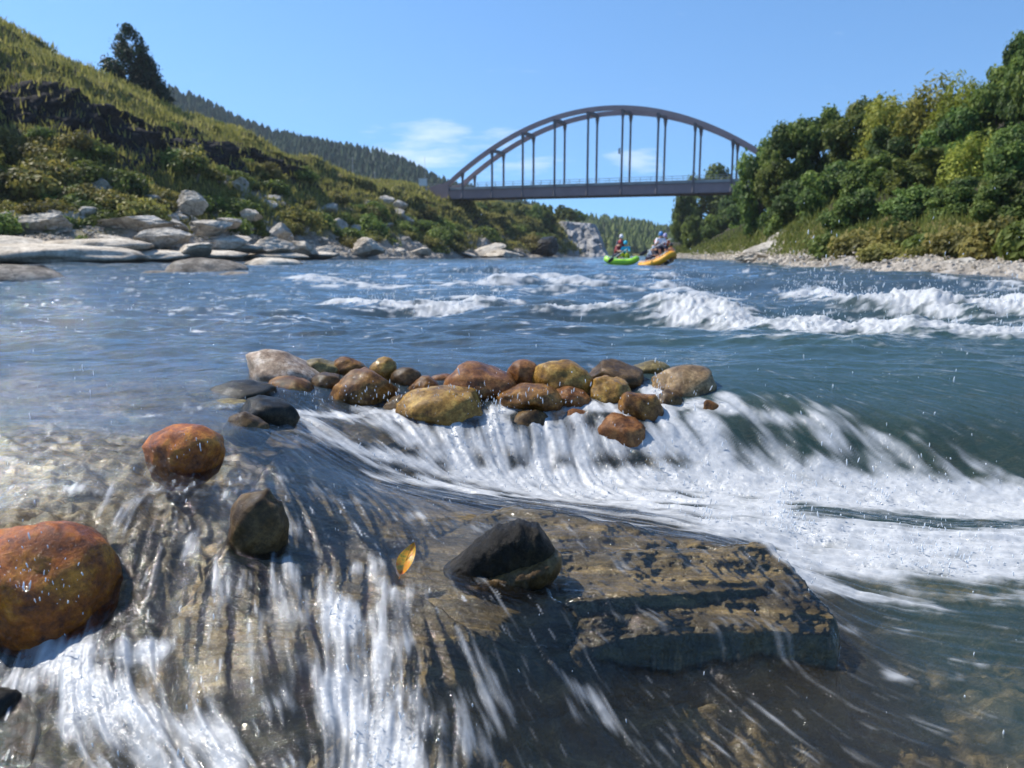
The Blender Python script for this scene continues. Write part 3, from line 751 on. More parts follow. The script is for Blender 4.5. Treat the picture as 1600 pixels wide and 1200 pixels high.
def crag_mesh(name, r, seed):
    """an angular broken rock"""
    import bmesh
    bm = bmesh.new(); bmesh.ops.create_icosphere(bm, subdivisions=4, radius=1.0)
    co = np.array([v.co for v in bm.verts]); rs = np.random.default_rng(seed)
    n = rs.normal(size=(16, 3)); n[:, 2] *= .8; n /= np.linalg.norm(n, axis=1)[:, None]; dpl = 0.45 + 0.42 * rs.random(16)
    for k in range(16):
        d = co @ n[k]; co = co - np.clip(d - dpl[k], 0, None)[:, None] * n[k][None] * .96
    q = fbm(co[:, 0] * 2.2 + seed, co[:, 1] * 2.2 + co[:, 2] * 3.1, 4)
    co = co * (1 + .13 * np.abs(q)[:, None] + .04 * fbm(co[:, 0] * 8, co[:, 2] * 9 + co[:, 1] * 4, 3)[:, None]) * np.array(r) * 1.15
    for v, c in zip(bm.verts, co): v.co = c
    me = bpy.data.meshes.new(name); bm.to_mesh(me); bm.free(); return me
def place_rock(name, u, v, w, h, Y, mat, label, cat, group=None, rot=0.0, seed=1, ang=0.25, point=0.0, dep=0.85, sink=0.12, tilt=0.0):
    k = ppm(Y); rx = w / 2 / k; rz = h / 2 / k * (1 + sink)
    c = pY(u, v + h * sink * 0.5, Y)
    me = crag_mesh(name, (rx, rx * dep, rz), seed) if name == 'shore_boulder' else cobble_mesh(name, (rx, rx * dep, rz), seed, ang, point)
    o = link(name, me, M[mat], None, c)
    o.rotation_euler = (tilt, rot, 0)
    tag(o, label, cat, group)
    return o
G = "cobbles forming the small weir"
ROCKS = [
 (444, 572, 112, 52, 3.22, 'pale', "cream topped cobble at the left end of the weir, pale and half dry", .28, 11, .25),
 (453, 610, 72, 56, 3.02, 'brown', "round brown cobble wedged under the cream topped cobble", .2, 12, .2),
 (500, 568, 60, 30, 3.32, 'olive', "flat olive cobble just right of the cream topped one", -.15, 13, .2),
 (545, 565, 54, 32, 3.36, 'brown', "brown rounded cobble behind the big square brown one", .1, 14, .2),
 (568, 602, 96, 62, 3.05, 'brown', "big squarish brown cobble left of the weir's middle", .05, 15, .35),
 (598, 567, 36, 32, 3.25, 'tan', "small peaked tan cobble behind the big squarish brown one", -.2, 16, .4),
 (636, 583, 42, 38, 3.2, 'darkbrown', "small dark umber cobble standing alone in a gap of the weir", -.3, 17, .3),
 (690, 585, 34, 22, 3.25, 'rust', "tiny reddish cobble barely above water behind the long tan stone", 0, 18, .2),
 (753, 593, 94, 62, 3.1, 'rust', "large round reddish brown cobble right of the long tan stone", .12, 19, .12),
 (694, 626, 130, 60, 2.92, 'tan', "long tan stone lying low in front of the weir, wet and streaked", -.08, 20, .2),
 (820, 577, 44, 42, 3.16, 'rust', "small pointed rust cobble between the round reddish and the yellow one", -.7, 21, .5),
 (880, 583, 84, 56, 3.12, 'tan', "large yellow tan cobble at the middle back of the weir", .18, 22, .2),
 (830, 612, 86, 38, 2.96, 'brown', "low wet ochre brown cobble with water sliding over its front", 0, 23, .2),
 (894, 612, 52, 30, 2.98, 'rust', "small reddish cobble tucked below the yellow tan one", .2, 24, .2),
 (965, 577, 84, 40, 3.2, 'darkbrown', "dark umber cobble behind the small yellow olive one", .1, 25, .25),
 (955, 603, 60, 46, 3.03, 'tan', "small yellow olive cobble with a squared top", .35, 26, .4),
 (1016, 571, 56, 28, 3.36, 'olive', "flat olive green cobble at the back beside the open water", -.1, 27, .2),
 (1066, 594, 102, 60, 3.12, 'greybrown', "large grey brown speckled cobble at the right end of the weir", -.12, 28, .25),
 (1002, 630, 56, 66, 2.9, 'brown', "upright brown cobble in the fall under the large grey brown one", -.5, 29, .3),
 (972, 676, 72, 72, 2.76, 'rust', "rust cobble down in the falling water at the foot of the weir", .2, 30, .3),
 (1118, 648, 34, 60, 2.86, 'brown', "narrow brown cobble leaning in white water right of the weir", -.45, 31, .3),
 (1152, 690, 34, 50, 2.74, 'brown', "lower brown cobble in white water at the far right of the fall", -.3, 32, .3),
 (835, 668, 66, 62, 2.80, 'darkbrown', "dark cobble seen through the curtain of falling water", 0, 33, .3),
 (900, 660, 44, 56, 2.84, 'rust', "rust cobble behind the falling curtain near the weir's middle", .2, 34, .3),
 (378, 614, 92, 32, 2.82, 'dark', "flat black cobble left of the round brown one", .05, 35, .2),
 (352, 633, 60, 16, 2.66, 'olive', "small flat yellowish cobble lying awash at the left", 0, 36, .15),
 (418, 645, 80, 48, 2.5, 'dark', "black humped cobble left of the falling water", .35, 37, .25),
 (662, 596, 40, 30, 3.12, 'brown', "small brown cobble filling the gap left of the round reddish one", .1, 39, .2),
 (512, 590, 44, 34, 3.14, 'darkbrown', "dark brown cobble between the cream topped and the squarish brown one", -.1, 40, .2),
 (788, 612, 34, 30, 3.04, 'brown', "small brown cobble between the round reddish and the low ochre one", .2, 41, .25),
 (925, 606, 34, 34, 3.08, 'rust', "small rust cobble left of the small yellow olive one", .1, 42, .25),
 (620, 628, 50, 34, 2.94, 'darkbrown', "dark brown cobble left of the long tan stone", -.1, 43, .25),
 (1040, 622, 50, 40, 2.98, 'darkbrown', "dark brown cobble tucked under the large grey brown speckled one", .1, 44, .25),
 (386, 668, 62, 42, 2.34, 'darkbrown', "dark greenish cobble in front of the black humped one", .1, 38, .25),
]
for i, (u, v, w, h, Y, mt, lab, rot, sd, ag) in enumerate(ROCKS):
    low = v > 640 and u > 700
    place_rock("cobble", u, v + (8 if low else 10 if u > 430 else 0), w * 1.2, h * 1.18, Y + (.05 if low else 0), mt, lab, "cobble", G, rot, sd, ag + .2)
place_rock("cobble", 286, 706, 124, 92, 1.9, 'orange', "orange cobble standing alone in the shallows left of the weir", "cobble", None, -.45, 51, .35, 0, .8, .15)
place_rock("boulder", 70, 906, 232, 206, 1.40, 'orange', "large wet orange boulder at the left edge with water dripping down it", "boulder", None, -.15, 52, .15, 0, .95, .1)
place_rock("boulder", 404, 828, 92, 128, 1.58, 'darkbrown', "dark oval boulder with water flowing around it, between the orange boulder and the ledge", "boulder", None, .1, 53, .12, 0, .9, .1)
# the wedge-shaped stone on the ledge, with its paler lower bed as a part
wr = empty("wedge_rock", pY(795, 880, 1.55))
tag(wr, "black wedge shaped rock with a pale lower layer, sitting on the ledge", "rock")
def wedge(outline, thick, name, mat, seed, parent, yo):
    k = ppm(1.55); n = 80
    xs = np.linspace(outline[0][0], outline[-1][0], n)
    top = np.interp(xs, [p[0] for p in outline], [p[1] for p in outline]); bot = np.interp(xs, [p[0] for p in outline], [p[2] for p in outline])
    R, Cn = n, 48
    vs = []
    for i, x in enumerate(xs):
        cx, cz = (x - 795) / k, (880 - (top[i] + bot[i]) / 2) / k
        hz = max((bot[i] - top[i]) / 2 / k, .0015)
        e = math.sqrt(max(0.02, 1 - (2 * i / (n - 1) - 1) ** 4))
        for j in range(Cn):
            a = 2 * math.pi * j / Cn
            ca, sa = math.cos(a), math.sin(a)
            px = abs(ca) ** .75 * (1 if ca > 0 else -1); pz = abs(sa) ** .75 * (1 if sa > 0 else -1)
            q = 1 + 0.07 * float(noise2(np.array([x * .05 + seed]), np.array([a * 1.3]))[0]) + 0.05 * float(noise2(np.array([x * .12 + seed]), np.array([a * 3]))[0]) + 0.03 * float(noise2(np.array([x * .35 + seed]), np.array([a * 9]))[0])
            vs.append((cx, yo + thick * px * e * q, cz + hz * pz * q))
    f = [(i * Cn + j, i * Cn + (j + 1) % Cn, (i + 1) * Cn + (j + 1) % Cn, (i + 1) * Cn + j) for i in range(R - 1) for j in range(Cn)]
    f += [tuple(range(Cn))[::-1], tuple((R - 1) * Cn + j for j in range(Cn))]
    me = bpy.data.meshes.new(name); me.from_pydata(vs, [], f); me.update(); me.polygons.foreach_set("use_smooth", [True] * len(me.polygons))
    return link(name, me, M[mat], parent)
wedge([(690, 893, 903), (712, 880, 911), (745, 850, 921), (775, 826, 921), (812, 815, 913), (842, 822, 902), (858, 845, 895), (869, 862, 886)], .055, "upper_layer", 'wedge', 3, wr, 0.02)
wedge([(722, 906, 914), (760, 892, 923), (800, 880, 926), (840, 868, 917), (868, 862, 903), (879, 868, 890)], .060, "lower_layer", 'darkbrown', 9, wr, 0.006)
# a dark boulder under the flow, bottom left
place_rock("boulder", -20, 1150, 150, 200, 1.17, 'dark', "dark smooth boulder under the white water in the bottom left corner", "boulder", None, .3, 54, .15)
# pieces of rock under the right slope of the tongue
for u, v, w, h, Y, lab, sd in ((1240, 705, 90, 60, 2.78, "brown rock awash under the right hand slope of the fall", 61), (1370, 715, 110, 50, 2.8, "dark flat rock awash at the far right of the fall", 62)):
    place_rock("boulder", u, v, w, h, Y, 'darkbrown', lab, "boulder", None, .2, sd, .3)
# low river rocks near the left shore
ISL = [(18, 434, 150, 40, 16.5, "islet", "low rounded rock standing in the river at the left edge", .0, 71), (60, 425, 60, 22, 19, "dark", "dark rock behind the low rounded rock at the left edge", .2, 76),
       (250, 432, 80, 20, 21, "islet", "smooth low rock slab awash, left of the two broad slabs", .05, 72), (325, 420, 130, 34, 23.5, "islet", "broad grey brown slab in the river with a humped top", .05, 73),
       (372, 431, 76, 16, 20.5, "islet", "small pale rock in front of the broad humped slab", -.02, 74), (428, 409, 90, 16, 36, "drywarm", "long flat cream rock near the left shore", 0, 75)]
for u, v, w, h, Y, mt, lab, rot, sd in ISL:
    place_rock("river_rock", u, v, w, h, Y, mt, lab, "rock", None, rot, sd, .25, 0, .9, .6)

# fallen leaf on the ledge
def leaf():
    c = pY(637, 873, 1.535); k = ppm(1.535)
    Lh = 27 / k
    vs, fs = [], []
    n = 12
    for i in range(n + 1):
        t = i / n; w = 0.017 * math.sin(math.pi * t ** 0.85) ** 0.8 + 0.0006; z = 0.006 * math.sin(t * 5)
        for s in (-1, -.5, 0, .5, 1): vs.append((s * w, (t - .5) * 2 * Lh, 0.006 * abs(s) + z))
    for i in range(n):
        for j in range(4): a = i * 5 + j; fs.append((a, a + 1, a + 6, a + 5))
    me = bpy.data.meshes.new("leaf_blade"); me.from_pydata(vs, [], fs); me.update(); me.polygons.foreach_set("use_smooth", [True] * len(me.polygons))
    m, n_, l, out = newmat("autumn leaf")
    p = n_.new("ShaderNodeBsdfPrincipled"); co = objco(n_)
    a = noise_node(n_, l, co, 90, 4)
    l.new(ramp(n_, l, a.outputs[0], [(0.35, (0.16, 0.17, 0.02)), (0.5, (0.60, 0.30, 0.02)), (0.65, (0.62, 0.16, 0.012))]), p.inputs["Base Color"])
    p.inputs["Roughness"].default_value = .3; p.inputs["Transmission Weight"].default_value = 0
    l.new(p.outputs[0], out.inputs[0])
    root = empty("fallen_leaf", c); root.rotation_euler = (math.radians(62), math.radians(12), math.radians(-24))
    tag(root, "small orange leaf caught on the ledge left of the black wedge rock", "leaf")
    link("leaf_blade", me, m, root)
    mb = MB(); mb.tube([(0, -Lh * 1.25, .002), (0, -Lh, .003), (0, 0, .005), (0, Lh * .9, .002)], [.0011, .001, .0008, .0004], 6)
    mb.build("leaf_stalk", plain("leaf stalk", (0.35, 0.13, 0.02)), root, True)
leaf()

# ------------------------------------------------------------------ spray: droplets and small torn sheets of water thrown up where the water breaks, and pale drops standing in for sun glints
def spray():
    ico_v = np.array([(0, 0, 1.0), (.89, 0, .45), (.28, .85, .45), (-.72, .53, .45), (-.72, -.53, .45), (.28, -.85, .45),
                      (.72, .53, -.45), (-.28, .85, -.45), (-.89, 0, -.45), (-.28, -.85, -.45), (.72, -.53, -.45), (0, 0, -1)])
    ico_f = np.array([(0, 1, 2), (0, 2, 3), (0, 3, 4), (0, 4, 5), (0, 5, 1), (1, 6, 2), (2, 7, 3), (3, 8, 4), (4, 9, 5), (5, 10, 1), (6, 7, 2), (7, 8, 3), (8, 9, 4), (9, 10, 5), (10, 6, 1),
                      (11, 7, 6), (11, 8, 7), (11, 9, 8), (11, 10, 9), (11, 6, 10)])
    Vs, Fs, base = [], [], 0
    area = (dyrow * dxcol) / GY ** 0.7
    prob = (sstep(.5, 1.0, FW) * (.15 + sstep(0, .8, fbm(GX * 4, GY * 4, 3)) * 2) + 0.005) * area * np.where(GY > 3.4, .35, 1); prob[GY > 22] = 0  # small even share puts pale drops on calm water as glints
    prob = (prob / prob.sum()).ravel()
    idx = rng.choice(prob.size, 8000, p=prob)
    X, Y, Z = GX.ravel()[idx], GY.ravel()[idx], WZ.ravel()[idx]; fw = FW.ravel()[idx]
    bx_ = []
    for (u, v, hw, hh, Yb, nb) in ((70, 900, 95, 90, 1.265, 60), (286, 700, 52, 34, 1.80, 16), (700, 620, 400, 26, 2.82, 200)):
        for q in range(nb):
            a_, b_ = rng.normal(size=2) * .45
            if abs(a_) < 1 and abs(b_) < 1: p = pY(u + a_ * hw, v + b_ * hh, Yb + .07 * (a_ * a_ + b_ * b_)); bx_.append((p.x, p.y, p.z))
    bx_ = np.array(bx_); X = np.concatenate([X, bx_[:, 0]]); Y = np.concatenate([Y, bx_[:, 1]]); Z = np.concatenate([Z, bx_[:, 2]]); fw = np.concatenate([fw, np.zeros(len(bx_)) - .15]); idx = np.arange(len(X))
    r = (0.0006 + 0.0013 * rng.random(len(idx)) ** 3) * np.minimum(0.55 + 0.35 * Y, 3.2)
    hgt = rng.exponential(1, len(idx)) ** 1.3 * (0.003 + 0.018 * fw) * np.clip(Y / 2, .5, 4)
    el = 1.5 + 4.5 * rng.random(len(idx)) ** 1.5
    P = np.stack([X + r * 2 * rng.normal(size=len(X)), Y, Z + hgt], -1)
    lean = rng.normal(size=(len(X), 2)) * .18
    v = ico_v[None] * r[:, None, None] * np.stack([np.ones_like(el), np.ones_like(el), el], -1)[:, None]
    v[..., 0] += v[..., 2] * lean[:, None, 0]; v[..., 1] += v[..., 2] * lean[:, None, 1]
    v = (v + P[:, None]).reshape(-1, 3)
    f = (ico_f[None] + (np.arange(len(X)) * 12)[:, None, None]).reshape(-1, 3)
    m, n, l, out = newmat("water drops")
    p = n.new("ShaderNodeBsdfPrincipled"); p.inputs["Base Color"].default_value = (.8, .84, .88, 1); p.inputs["Roughness"].default_value = 0.12
    p.inputs["Specular IOR Level"].default_value = 0.8
    t = n.new("ShaderNodeBsdfTransparent"); mx = n.new("ShaderNodeMixShader"); mx.inputs[0].default_value = .7
    l.new(t.outputs[0], mx.inputs[1]); l.new(p.outputs[0], mx.inputs[2]); l.new(mx.outputs[0], out.inputs[0])
    tag(link("spray", mesh_np("spray", v, f), m), "fine water drops thrown up from the white water, some standing in for sun glints on calm water", "spray", kind="stuff")
spray()

# ------------------------------------------------------------------ banks and hills
def surf_mesh(name, cols, nu, nv, amp, zone_fn, mat, vis_back=True, extra=None):
    """cols: list of (u, [(v, Y), ...]) from the waterline up; interpolated into one terrain sheet"""
    us = [c[0] for c in cols]; K = len(cols[0][1])
    P = np.array([[tuple(pY(c[0], v, Y)) for v, Y in c[1]] for c in cols])     # (ncol, K, 3)
    t = np.linspace(0, 1, nu) * (len(cols) - 1)
    i = np.clip(t.astype(int), 0, len(cols) - 2); f = (t - i)[:, None, None]
    f = f * f * (3 - 2 * f) * .5 + f * .5
    Q = P[i] * (1 - f) + P[i + 1] * f
    s = np.linspace(0, 1, nv) * (K - 1)
    j = np.clip(s.astype(int), 0, K - 2); g = (s - j)[None, :, None]
    R = Q[:, j] * (1 - g) + Q[:, j + 1] * g                                    # (nu, nv, 3)
    zone = np.repeat(s[None, :], nu, 0)
    R = R.copy()
    dz, dxy = zone_fn(R, zone)
    R[..., 2] += dz; R[..., 0] += dxy; R[..., 1] -= dxy * .4
    rockness, dry = extra(R, zone)
    me = mesh_np(name, R.reshape(-1, 3), grid_faces(nu, nv)[:, ::-1], True, {"rock": rockness, "dark": dry})
    return tag(link(name, me, mat), kind="structure"), R, zone, rockness

def bank_material():
    m, n, l, out = newmat("river bank ground")
    co = objco(n); at = lambda s: node(n, "ShaderNodeAttribute", attribute_name=s).outputs["Fac"]
    a = noise_node(n, l, co, .35, 8, .65); b = noise_node(n, l, co, 2.2, 6, .65)
    grass = ramp(n, l, a.outputs[0], [(0.3, (0.06, 0.07, 0.016)), (0.5, (0.14, 0.13, 0.035)), (0.7, (0.22, 0.18, 0.07))])
    pale = ramp(n, l, b.outputs[0], [(0.3, (0.16, 0.14, 0.12)), (0.5, (0.42, 0.37, 0.31)), (0.7, (0.60, 0.54, 0.47))])
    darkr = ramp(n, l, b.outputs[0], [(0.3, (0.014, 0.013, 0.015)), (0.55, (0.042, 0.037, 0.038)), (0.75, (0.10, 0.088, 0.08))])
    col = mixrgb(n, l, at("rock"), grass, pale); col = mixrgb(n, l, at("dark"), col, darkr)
    p = n.new("ShaderNodeBsdfPrincipled"); l.new(col, p.inputs["Base Color"]); p.inputs["Roughness"].default_value = .9
    p.inputs["Specular IOR Level"].default_value = .2
    l.new(bump(n, l, b.outputs[0], 1.0, .35, bump(n, l, a.outputs[0], .8, 1.0)), p.inputs["Normal"])
    l.new(p.outputs[0], out.inputs[0]); return m
M['bank'] = bank_material()
LEFT = [(-520, [(470, 16), (440, 19), (380, 24), (240, 30), (110, 32), (-60, 40), (-190, 48), (-200, 120)]),
        (-300, [(430, 26), (395, 30), (345, 36), (225, 44), (110, 46), (10, 54), (-60, 60), (-60, 140)]),
        (0, [(412, 43), (352, 50), (322, 55), (190, 64), (120, 67), (75, 75), (36, 82), (60, 170)]),
        (80, [(412, 44), (353, 51), (318, 56), (200, 64), (140, 67), (100, 76), (84, 85), (110, 170)]),
        (150, [(411, 45), (354, 53), (312, 57), (237, 64), (168, 67), (146, 76), (120, 88), (150, 180)]),
        (230, [(410, 48), (358, 56), (314, 61), (242, 69), (188, 72), (168, 82), (154, 94), (184, 180)]),
        (300, [(408, 52), (364, 60), (318, 66), (246, 74), (206, 78), (196, 90), (186, 100), (210, 190)]),
        (380, [(406, 57), (370, 65), (322, 72), (256, 82), (226, 85), (220, 96), (214, 106), (232, 200)]),
        (430, [(405, 62), (376, 70), (328, 78), (266, 88), (250, 92), (246, 101), (243, 110), (250, 200)]),
        (560, [(404, 80), (388, 88), (345, 98), (312, 112), (302, 120), (292, 130), (284, 138), (290, 210)]),
        (640, [(404, 92), (390, 100), (352, 110), (322, 126), (312, 134), (299, 142), (293, 150), (297, 220)]),
        (690, [(403, 105), (390, 112), (362, 122), (334, 138), (321, 145), (310, 152), (303, 160), (306, 230)]),
        (760, [(402, 130), (393, 140), (380, 152), (350, 166), (335, 174), (325, 182), (318, 190), (320, 240)]),
        (840, [(402, 160), (396, 170), (385, 180), (365, 190), (345, 200), (335, 215), (326, 230), (330, 300)]),
        (930, [(401, 215), (398, 225), (394, 235), (388, 250), (378, 265), (374, 280), (372, 300), (374, 350)])]
def left_disp(R, z):
    X, Y = R[..., 0], R[..., 1]
    n = fbm(X * .11, Y * .11 + R[..., 2] * .1, 5); n2 = fbm(X * .5, Y * .5 + R[..., 2] * .4, 4)
    beach = sstep(1.1, .2, z); cl = sstep(2.7, 3.1, z) * sstep(4.3, 3.9, z)
    k = np.clip(Y / 60, .6, 2)
    dz = n * 1.0 * (1 - beach) * k + n2 * .30 * (1 - .4 * beach) + beach * .25 * fbm(X * .35, Y * .7, 4)
    dz = dz * sstep(0, .3, z) * (1 - .45 * sstep(5, 6, z)) - 1.3 * sstep(.08, 0, z)
    return dz, (n2 * .9 + n * 1.2) * (cl + .3)
def left_extra(R, z):
    X, Y, Z = R[..., 0], R[..., 1], R[..., 2]
    n = fbm(X * .18 + 3, Y * .1 + Z * .2, 4); n2 = fbm(X * .5 + 3, Z * .6, 4)
    rock = sstep(1.5, .9, z + n * .5)
    rock = np.maximum(rock, sstep(.25, .5, n2 - .25 * np.abs(z - 1.7)) * sstep(2.9, 2.2, z))
    near = sstep(115, 85, Y)
    dark = sstep(2.6, 2.85, z + n * .3) * sstep(4.35, 4.1, z + n * .35) * near
    dark = np.maximum(dark, sstep(.02, .2, n - .6 * np.abs(z - 5.1)) * sstep(110, 90, Y))
    dark = np.maximum(dark, .9 * sstep(125, 132, Y) * sstep(175, 165, Y) * sstep(0.35, .1, np.abs(z - (1.3 + 3.2 * sstep(185, 130, Y)))))
    return rock, dark
left_bank, LR, LZ, LROCK = surf_mesh("left_bank", LEFT, 560, 200, 1, left_disp, M['bank'], extra=left_extra)
RIGHT = [(1045, [(402, 150), (398, 160), (394, 170), (390, 180), (385, 195), (380, 220), (380, 320)]),
         (1090, [(405, 88), (402, 95), (396, 102), (392, 110), (385, 125), (380, 150), (380, 260)]),
         (1200, [(412, 43), (404, 48), (392, 52), (372, 57), (345, 68), (335, 90), (345, 220)]),
         (1300, [(419, 29), (405, 33), (392, 36), (372, 40), (310, 50), (250, 70), (240, 180)]),
         (1450, [(428, 20), (408, 24), (394, 27), (372, 31), (290, 42), (200, 60), (180, 150)]),
         (1600, [(435, 16.2), (412, 20), (394, 23), (366, 27), (270, 36), (150, 52), (120, 120)]),
         (1850, [(450, 12), (420, 15), (396, 18), (350, 22), (220, 30), (60, 44), (0, 90)]),
         (2300, [(480, 9), (440, 12), (400, 15), (330, 19), (150, 27), (-80, 40), (-160, 80)])]
def right_disp(R, z):
    X, Y = R[..., 0], R[..., 1]
    n2 = fbm(X * .8, Y * .8, 4); n = fbm(X * .2, Y * .2, 3)
    return (n2 * .16 + n * .4 * sstep(1.5, 3, z)) * sstep(0, .3, z) + .05 * n2 - .7 * sstep(.07, 0, z), 0 * X
def right_extra(R, z):
    X, Y = R[..., 0], R[..., 1]; n = fbm(X * .3, Y * .3, 4)
    rock = sstep(1.75, 1.3, z + n * .45)
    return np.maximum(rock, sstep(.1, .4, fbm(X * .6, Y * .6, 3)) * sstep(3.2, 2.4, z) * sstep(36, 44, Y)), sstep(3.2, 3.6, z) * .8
right_bank, RR, RZ, RROCK = surf_mesh("right_bank", RIGHT, 360, 120, 1, right_disp, M['bank'], extra=right_extra)

# ------------------------------------------------------------------ foliage
def leaf_material(name, c0, c1, c2):
    m, n, l, out = newmat(name)
    t = node(n, "ShaderNodeAttribute", attribute_name="tint").outputs["Fac"]
    oi = n.new("ShaderNodeObjectInfo")
    col = ramp(n, l, t, [(0.0, c0), (0.5, c1), (1.0, c2)])
    hs = n.new("ShaderNodeHueSaturation"); l.new(col, hs.inputs["Color"])
    l.new(mth(n, l, 'ADD', mth(n, l, 'MULTIPLY', oi.outputs["Random"], .03), .485), hs.inputs["Hue"])
    l.new(mth(n, l, 'ADD', mth(n, l, 'MULTIPLY', oi.outputs["Random"], .35), .85), hs.inputs["Value"])
    d = n.new("ShaderNodeBsdfPrincipled"); l.new(hs.outputs[0], d.inputs["Base Color"]); d.inputs["Roughness"].default_value = .55
    d.inputs["Specular IOR Level"].default_value = .25
    tr = n.new("ShaderNodeBsdfTranslucent"); l.new(hs.outputs[0], tr.inputs[0])
    mx = n.new("ShaderNodeMixShader"); mx.inputs[0].default_value = .42
    l.new(d.outputs[0], mx.inputs[1]); l.new(tr.outputs[0], mx.inputs[2]); l.new(mx.outputs[0], out.inputs[0]); return m
M['oak'] = leaf_material("dark oak leaves", (0.06, 0.095, 0.026), (0.13, 0.195, 0.045), (0.21, 0.28, 0.06))
M['olive_l'] = leaf_material("olive leaves", (0.06, 0.085, 0.018), (0.13, 0.17, 0.032), (0.22, 0.25, 0.055))
M['bamboo'] = leaf_material("bamboo leaves", (0.13, 0.155, 0.022), (0.28, 0.29, 0.045), (0.42, 0.40, 0.08))
M['cedar'] = leaf_material("cedar needles", (0.010, 0.024, 0.014), (0.022, 0.045, 0.024), (0.04, 0.068, 0.032))
M['shrub'] = leaf_material("bank shrub leaves", (0.10, 0.10, 0.025), (0.24, 0.225, 0.05), (0.38, 0.33, 0.09))
M['shrubg'] = leaf_material("green shrub leaves", (0.07, 0.10, 0.02), (0.15, 0.20, 0.038), (0.24, 0.29, 0.06))
M['grass'] = leaf_material("tall bank grass", (0.13, 0.13, 0.03), (0.28, 0.25, 0.065), (0.44, 0.36, 0.13))
M['rgrass'] = leaf_material("green bank grass", (0.08, 0.11, 0.022), (0.17, 0.21, 0.045), (0.29, 0.30, 0.08))
M['far'] = leaf_material("far conifers", (0.025, 0.058, 0.03), (0.048, 0.098, 0.045), (0.08, 0.14, 0.06))
M['bark'] = plain("bark", (0.07, 0.052, 0.038), .9, 0, .4, 6)

def leaf_cloud(centers, normals, size, tint, rs, aspect=0.55):
    """one bent leaf-clump quad per centre"""
    N = len(centers)
    n = normals / (np.linalg.norm(normals, axis=1)[:, None] + 1e-9)
    a = np.cross(n, rs.normal(size=(N, 3))); a /= np.linalg.norm(a, axis=1)[:, None] + 1e-9
    b = np.cross(n, a)
    s = size[:, None]
    v = np.stack([centers - a * s, centers - b * s * aspect + n * s * .12, centers + a * s, centers + b * s * aspect + n * s * .12], 1).reshape(-1, 3)
    f = np.arange(N * 4).reshape(-1, 4)
    return v, f, np.repeat(tint, 4)
def crown_mesh(name, seed, nleaf=9500, lobes=46, shape='round', size=.055):
    rs = np.random.default_rng(seed)
    if shape == 'round':
        C = rs.normal(size=(lobes, 3)); C /= np.linalg.norm(C, axis=1)[:, None]
        C *= (0.35 + 0.48 * rs.random(lobes) ** .7)[:, None]; C[:, 2] = C[:, 2] * .95 + .05
        Rl = .12 + .22 * rs.random(lobes) ** 1.5
    elif shape == 'cone':
        h = rs.random(lobes) ** 1.1; ang = rs.random(lobes) * 6.283
        rad = (1 - h) ** .6 * .95 * (0.4 + .6 * rs.random(lobes))
        C = np.stack([rad * np.cos(ang), rad * np.sin(ang), h * 1.8 - .95], -1); Rl = .13 + .22 * (1 - h)
    elif shape == 'plume':                                   # bamboo: arching plumes
        C = rs.normal(size=(lobes, 3)); C /= np.linalg.norm(C, axis=1)[:, None]
        C *= (0.3 + 0.5 * rs.random(lobes))[:, None]; Rl = .14 + .16 * rs.random(lobes)
    else:                                                    # low shrub dome
        C = rs.normal(size=(lobes, 3)); C /= np.linalg.norm(C, axis=1)[:, None]; C[:, 2] = np.abs(C[:, 2]) * .8
        C *= (0.3 + 0.4 * rs.random(lobes))[:, None]; Rl = .22 + .2 * rs.random(lobes)
    k = rs.choice(lobes, nleaf, p=Rl ** 2 / (Rl ** 2).sum())
    d = rs.normal(size=(nleaf, 3)); d /= np.linalg.norm(d, axis=1)[:, None]
    d[:, 2] = d[:, 2] * .85 + .12
    rr = (0.5 + 0.6 * rs.random(nleaf) ** .7) * np.where(rs.random(nleaf) < .15, 1.35, 1)
    el = np.array([1, 1, 1.5 if shape == 'plume' else .85])
    P = C[k] + d * (Rl[k] * rr)[:, None] * el
    if shape == 'plume': P[:, 2] -= .25 * (P[:, 0] ** 2 + P[:, 1] ** 2)
    nn = d + rs.normal(size=(nleaf, 3)) * .55; nn[:, 2] += .35
    tint = np.clip(.5 + .28 * rs.normal(size=lobes)[k] + .18 * rs.normal(size=nleaf), 0, 1)
    v, f, t = leaf_cloud(P, nn, size * (0.6 + .8 * rs.random(nleaf)), tint, rs, .35 if shape == 'plume' else .6)
    return mesh_np(name, v, f, False, {"tint": t})
CROWN = {'oak': [crown_mesh("oak_crown", 100 + i) for i in range(4)],
         'olive_l': [crown_mesh("olive_crown", 120 + i) for i in range(2)],
         'bamboo': [crown_mesh("bamboo_crown", 140 + i, 7500, 44, 'plume', .06) for i in range(3)],
         'cedar': [crown_mesh("cedar_crown", 160 + i, 6500, 60, 'cone', .05) for i in range(2)],
         'shrub': [crown_mesh("shrub_leaves", 180 + i, 2600, 14, 'dome', .075) for i in range(3)],
         'shrubg': [crown_mesh("green_shrub_leaves", 190 + i, 2600, 14, 'dome', .075) for i in range(3)]}
def trunk_mesh(seed):
    rs = random.Random(seed); mb = MB()
    x = [(rs.uniform(-.03, .03) * i, rs.uniform(-.03, .03) * i, -2.2 + i * .5) for i in range(6)]
    mb.tube(x, [.075, .062, .054, .046, .036, .02], 7)
    for k in range(6):
        a = rs.uniform(0, 6.28); z0 = rs.uniform(-.9, -.1); L = rs.uniform(.4, .75)
        mb.tube([(0, 0, z0), (math.cos(a) * L * .5, math.sin(a) * L * .5, z0 + L * .4), (math.cos(a) * L, math.sin(a) * L, z0 + L * .7)], [.028, .018, .007], 5)
    me = bpy.data.meshes.new("trunk"); me.from_pydata(mb.v, [], mb.f); me.update(); me.materials.append(M['bark']); return me
TRUNK = [trunk_mesh(i) for i in range(3)]
